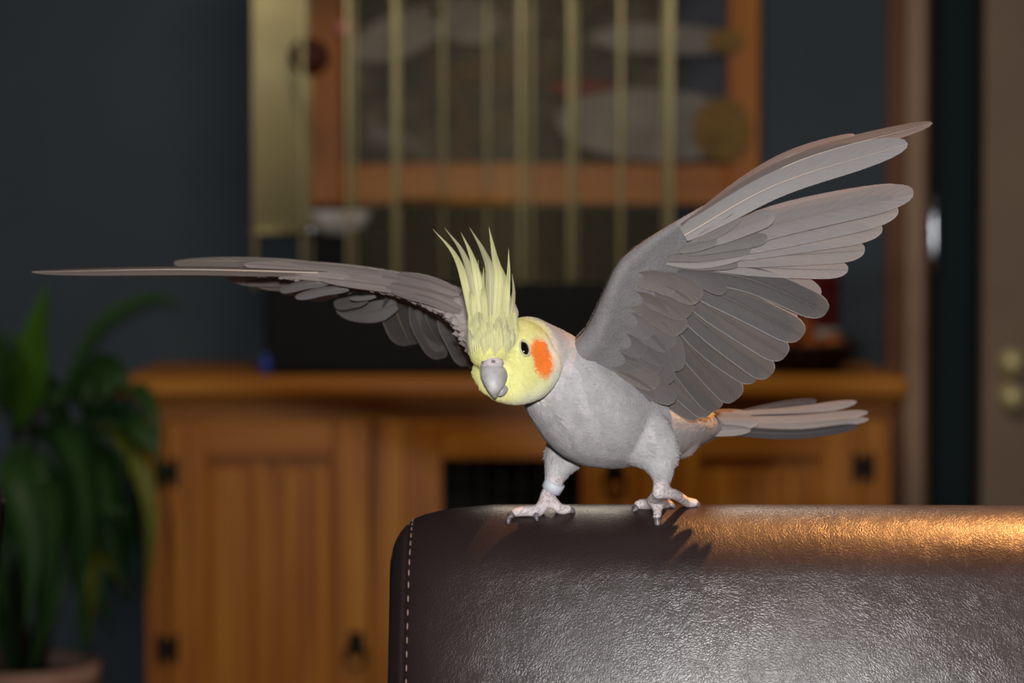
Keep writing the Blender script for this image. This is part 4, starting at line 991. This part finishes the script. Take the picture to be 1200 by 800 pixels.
# coverts and secondaries below the arm
lfeather('covert_feather', [(384, 331, .062), (358, 333, .066), (328, 341, .074)], 7, (.2, .7, -.8), V_COV, .7, n=12)
lfeather('covert_feather', [(408, 338, .062), (378, 341, .068), (346, 349, .076)], 7, (.2, .7, -.8), V_COV, .7, n=12)
lfeather('covert_feather', [(440, 347, .066), (425, 349, .07), (410, 350, .074)], 4, (.2, .7, -.8), V_COV, .7, n=12)
lfeather('secondary_feather', [(464, 356, .075), (432, 366, .095), (393, 362, .125)], 14, (.3, .4, -.9), V_COV, .75)
lfeather('secondary_feather', [(430, 350, .075), (412, 354, .09), (392, 358, .11)], 8, (.3, .4, -.9), V_COV, .75)
lfeather('secondary_feather', [(462, 346, .072), (467, 372, .10), (481, 404, .135)], 21, (1, .15, .1), V_SEC, .72, M_SHAFTP)
lfeather('secondary_feather', [(486, 356, .075), (498, 388, .10), (517, 420, .135)], 14, (1, .2, .1), V_SEC, .78)
lfeather('secondary_feather', [(490, 350, .07), (502, 380, .095), (516, 412, .125)], 11, (1, .2, .1), V_COV, .78)
lfeather('secondary_feather', [(504, 356, .07), (515, 380, .09), (528, 404, .12)], 13, (1, .25, .1), V_SEC, .78)
lfeather('secondary_feather', [(518, 366, .07), (533, 396, .09), (549, 428, .12)], 14, (1, .25, .1), V_SEC, .78, M_SHAFTP)
lfeather('secondary_feather', [(532, 372, .07), (548, 400, .09), (562, 432, .12)], 14, (1, .25, .1), V_SEC, .78)
p_, n_ = sample_mesh(wingL, 3200); w_ = np.full(len(p_), 1.0)
contour('lesser_coverts', wingL, p_, n_, np.array([-.75, .6, -.1]) + rng.normal(0, .12, p_.shape), .0036 * rng.uniform(.8, 1.3, len(p_)), .0018 * w_, .0003 * w_, LIN(160, 148, 144) * rng.uniform(.9, 1.08, (len(p_), 1)), 'small brownish grey feathers covering the arm of the wing', nb=1, tuck=.0004)

# --- tail
TF = [([(840, 490, .072), (915, 474, .11), (957, 470, .135)], 6, V_TAILD), ([(838, 488, .070), (920, 483, .11), (1004, 471, .150)], 7.5, V_TAIL), ([(838, 493, .069), (930, 492, .11), (1017, 483, .150)], 7.5, V_TAIL), ([(838, 498, .068), (930, 500, .11), (1018, 491, .15)], 6.5, V_TAIL), ([(836, 503, .067), (930, 508, .11), (1006, 499, .145)], 7, V_TAILD), ([(838, 496, .072), (920, 494, .112), (1008, 488, .15)], 12, V_TAILD)]
for i, (pts, hw_, mt) in enumerate(TF):
    blade('tail_feather', [B(*q) for q in pts], hw_ * PXM, (.1, -.35, .9), mt, bird, n=18, m=4, tipr=.78, taper=2, basew=.7, camber=.2, rachis=M_SHAFTP if mt is V_TAIL else M_SHAFT, rr=.0004)
for pts, hw_ in (([(812, 498, .046), (845, 494, .062), (890, 494, .085)], 13), ([(815, 505, .048), (845, 503, .062), (880, 504, .080)], 8), ([(815, 490, .046), (840, 486, .062), (874, 484, .085)], 9)):
    blade('tail_covert', [B(*q) for q in pts], hw_ * PXM, (.1, -.35, .9), V_TAIL, bird, n=12, m=4, tipr=.5, taper=2, basew=.7, camber=.4)
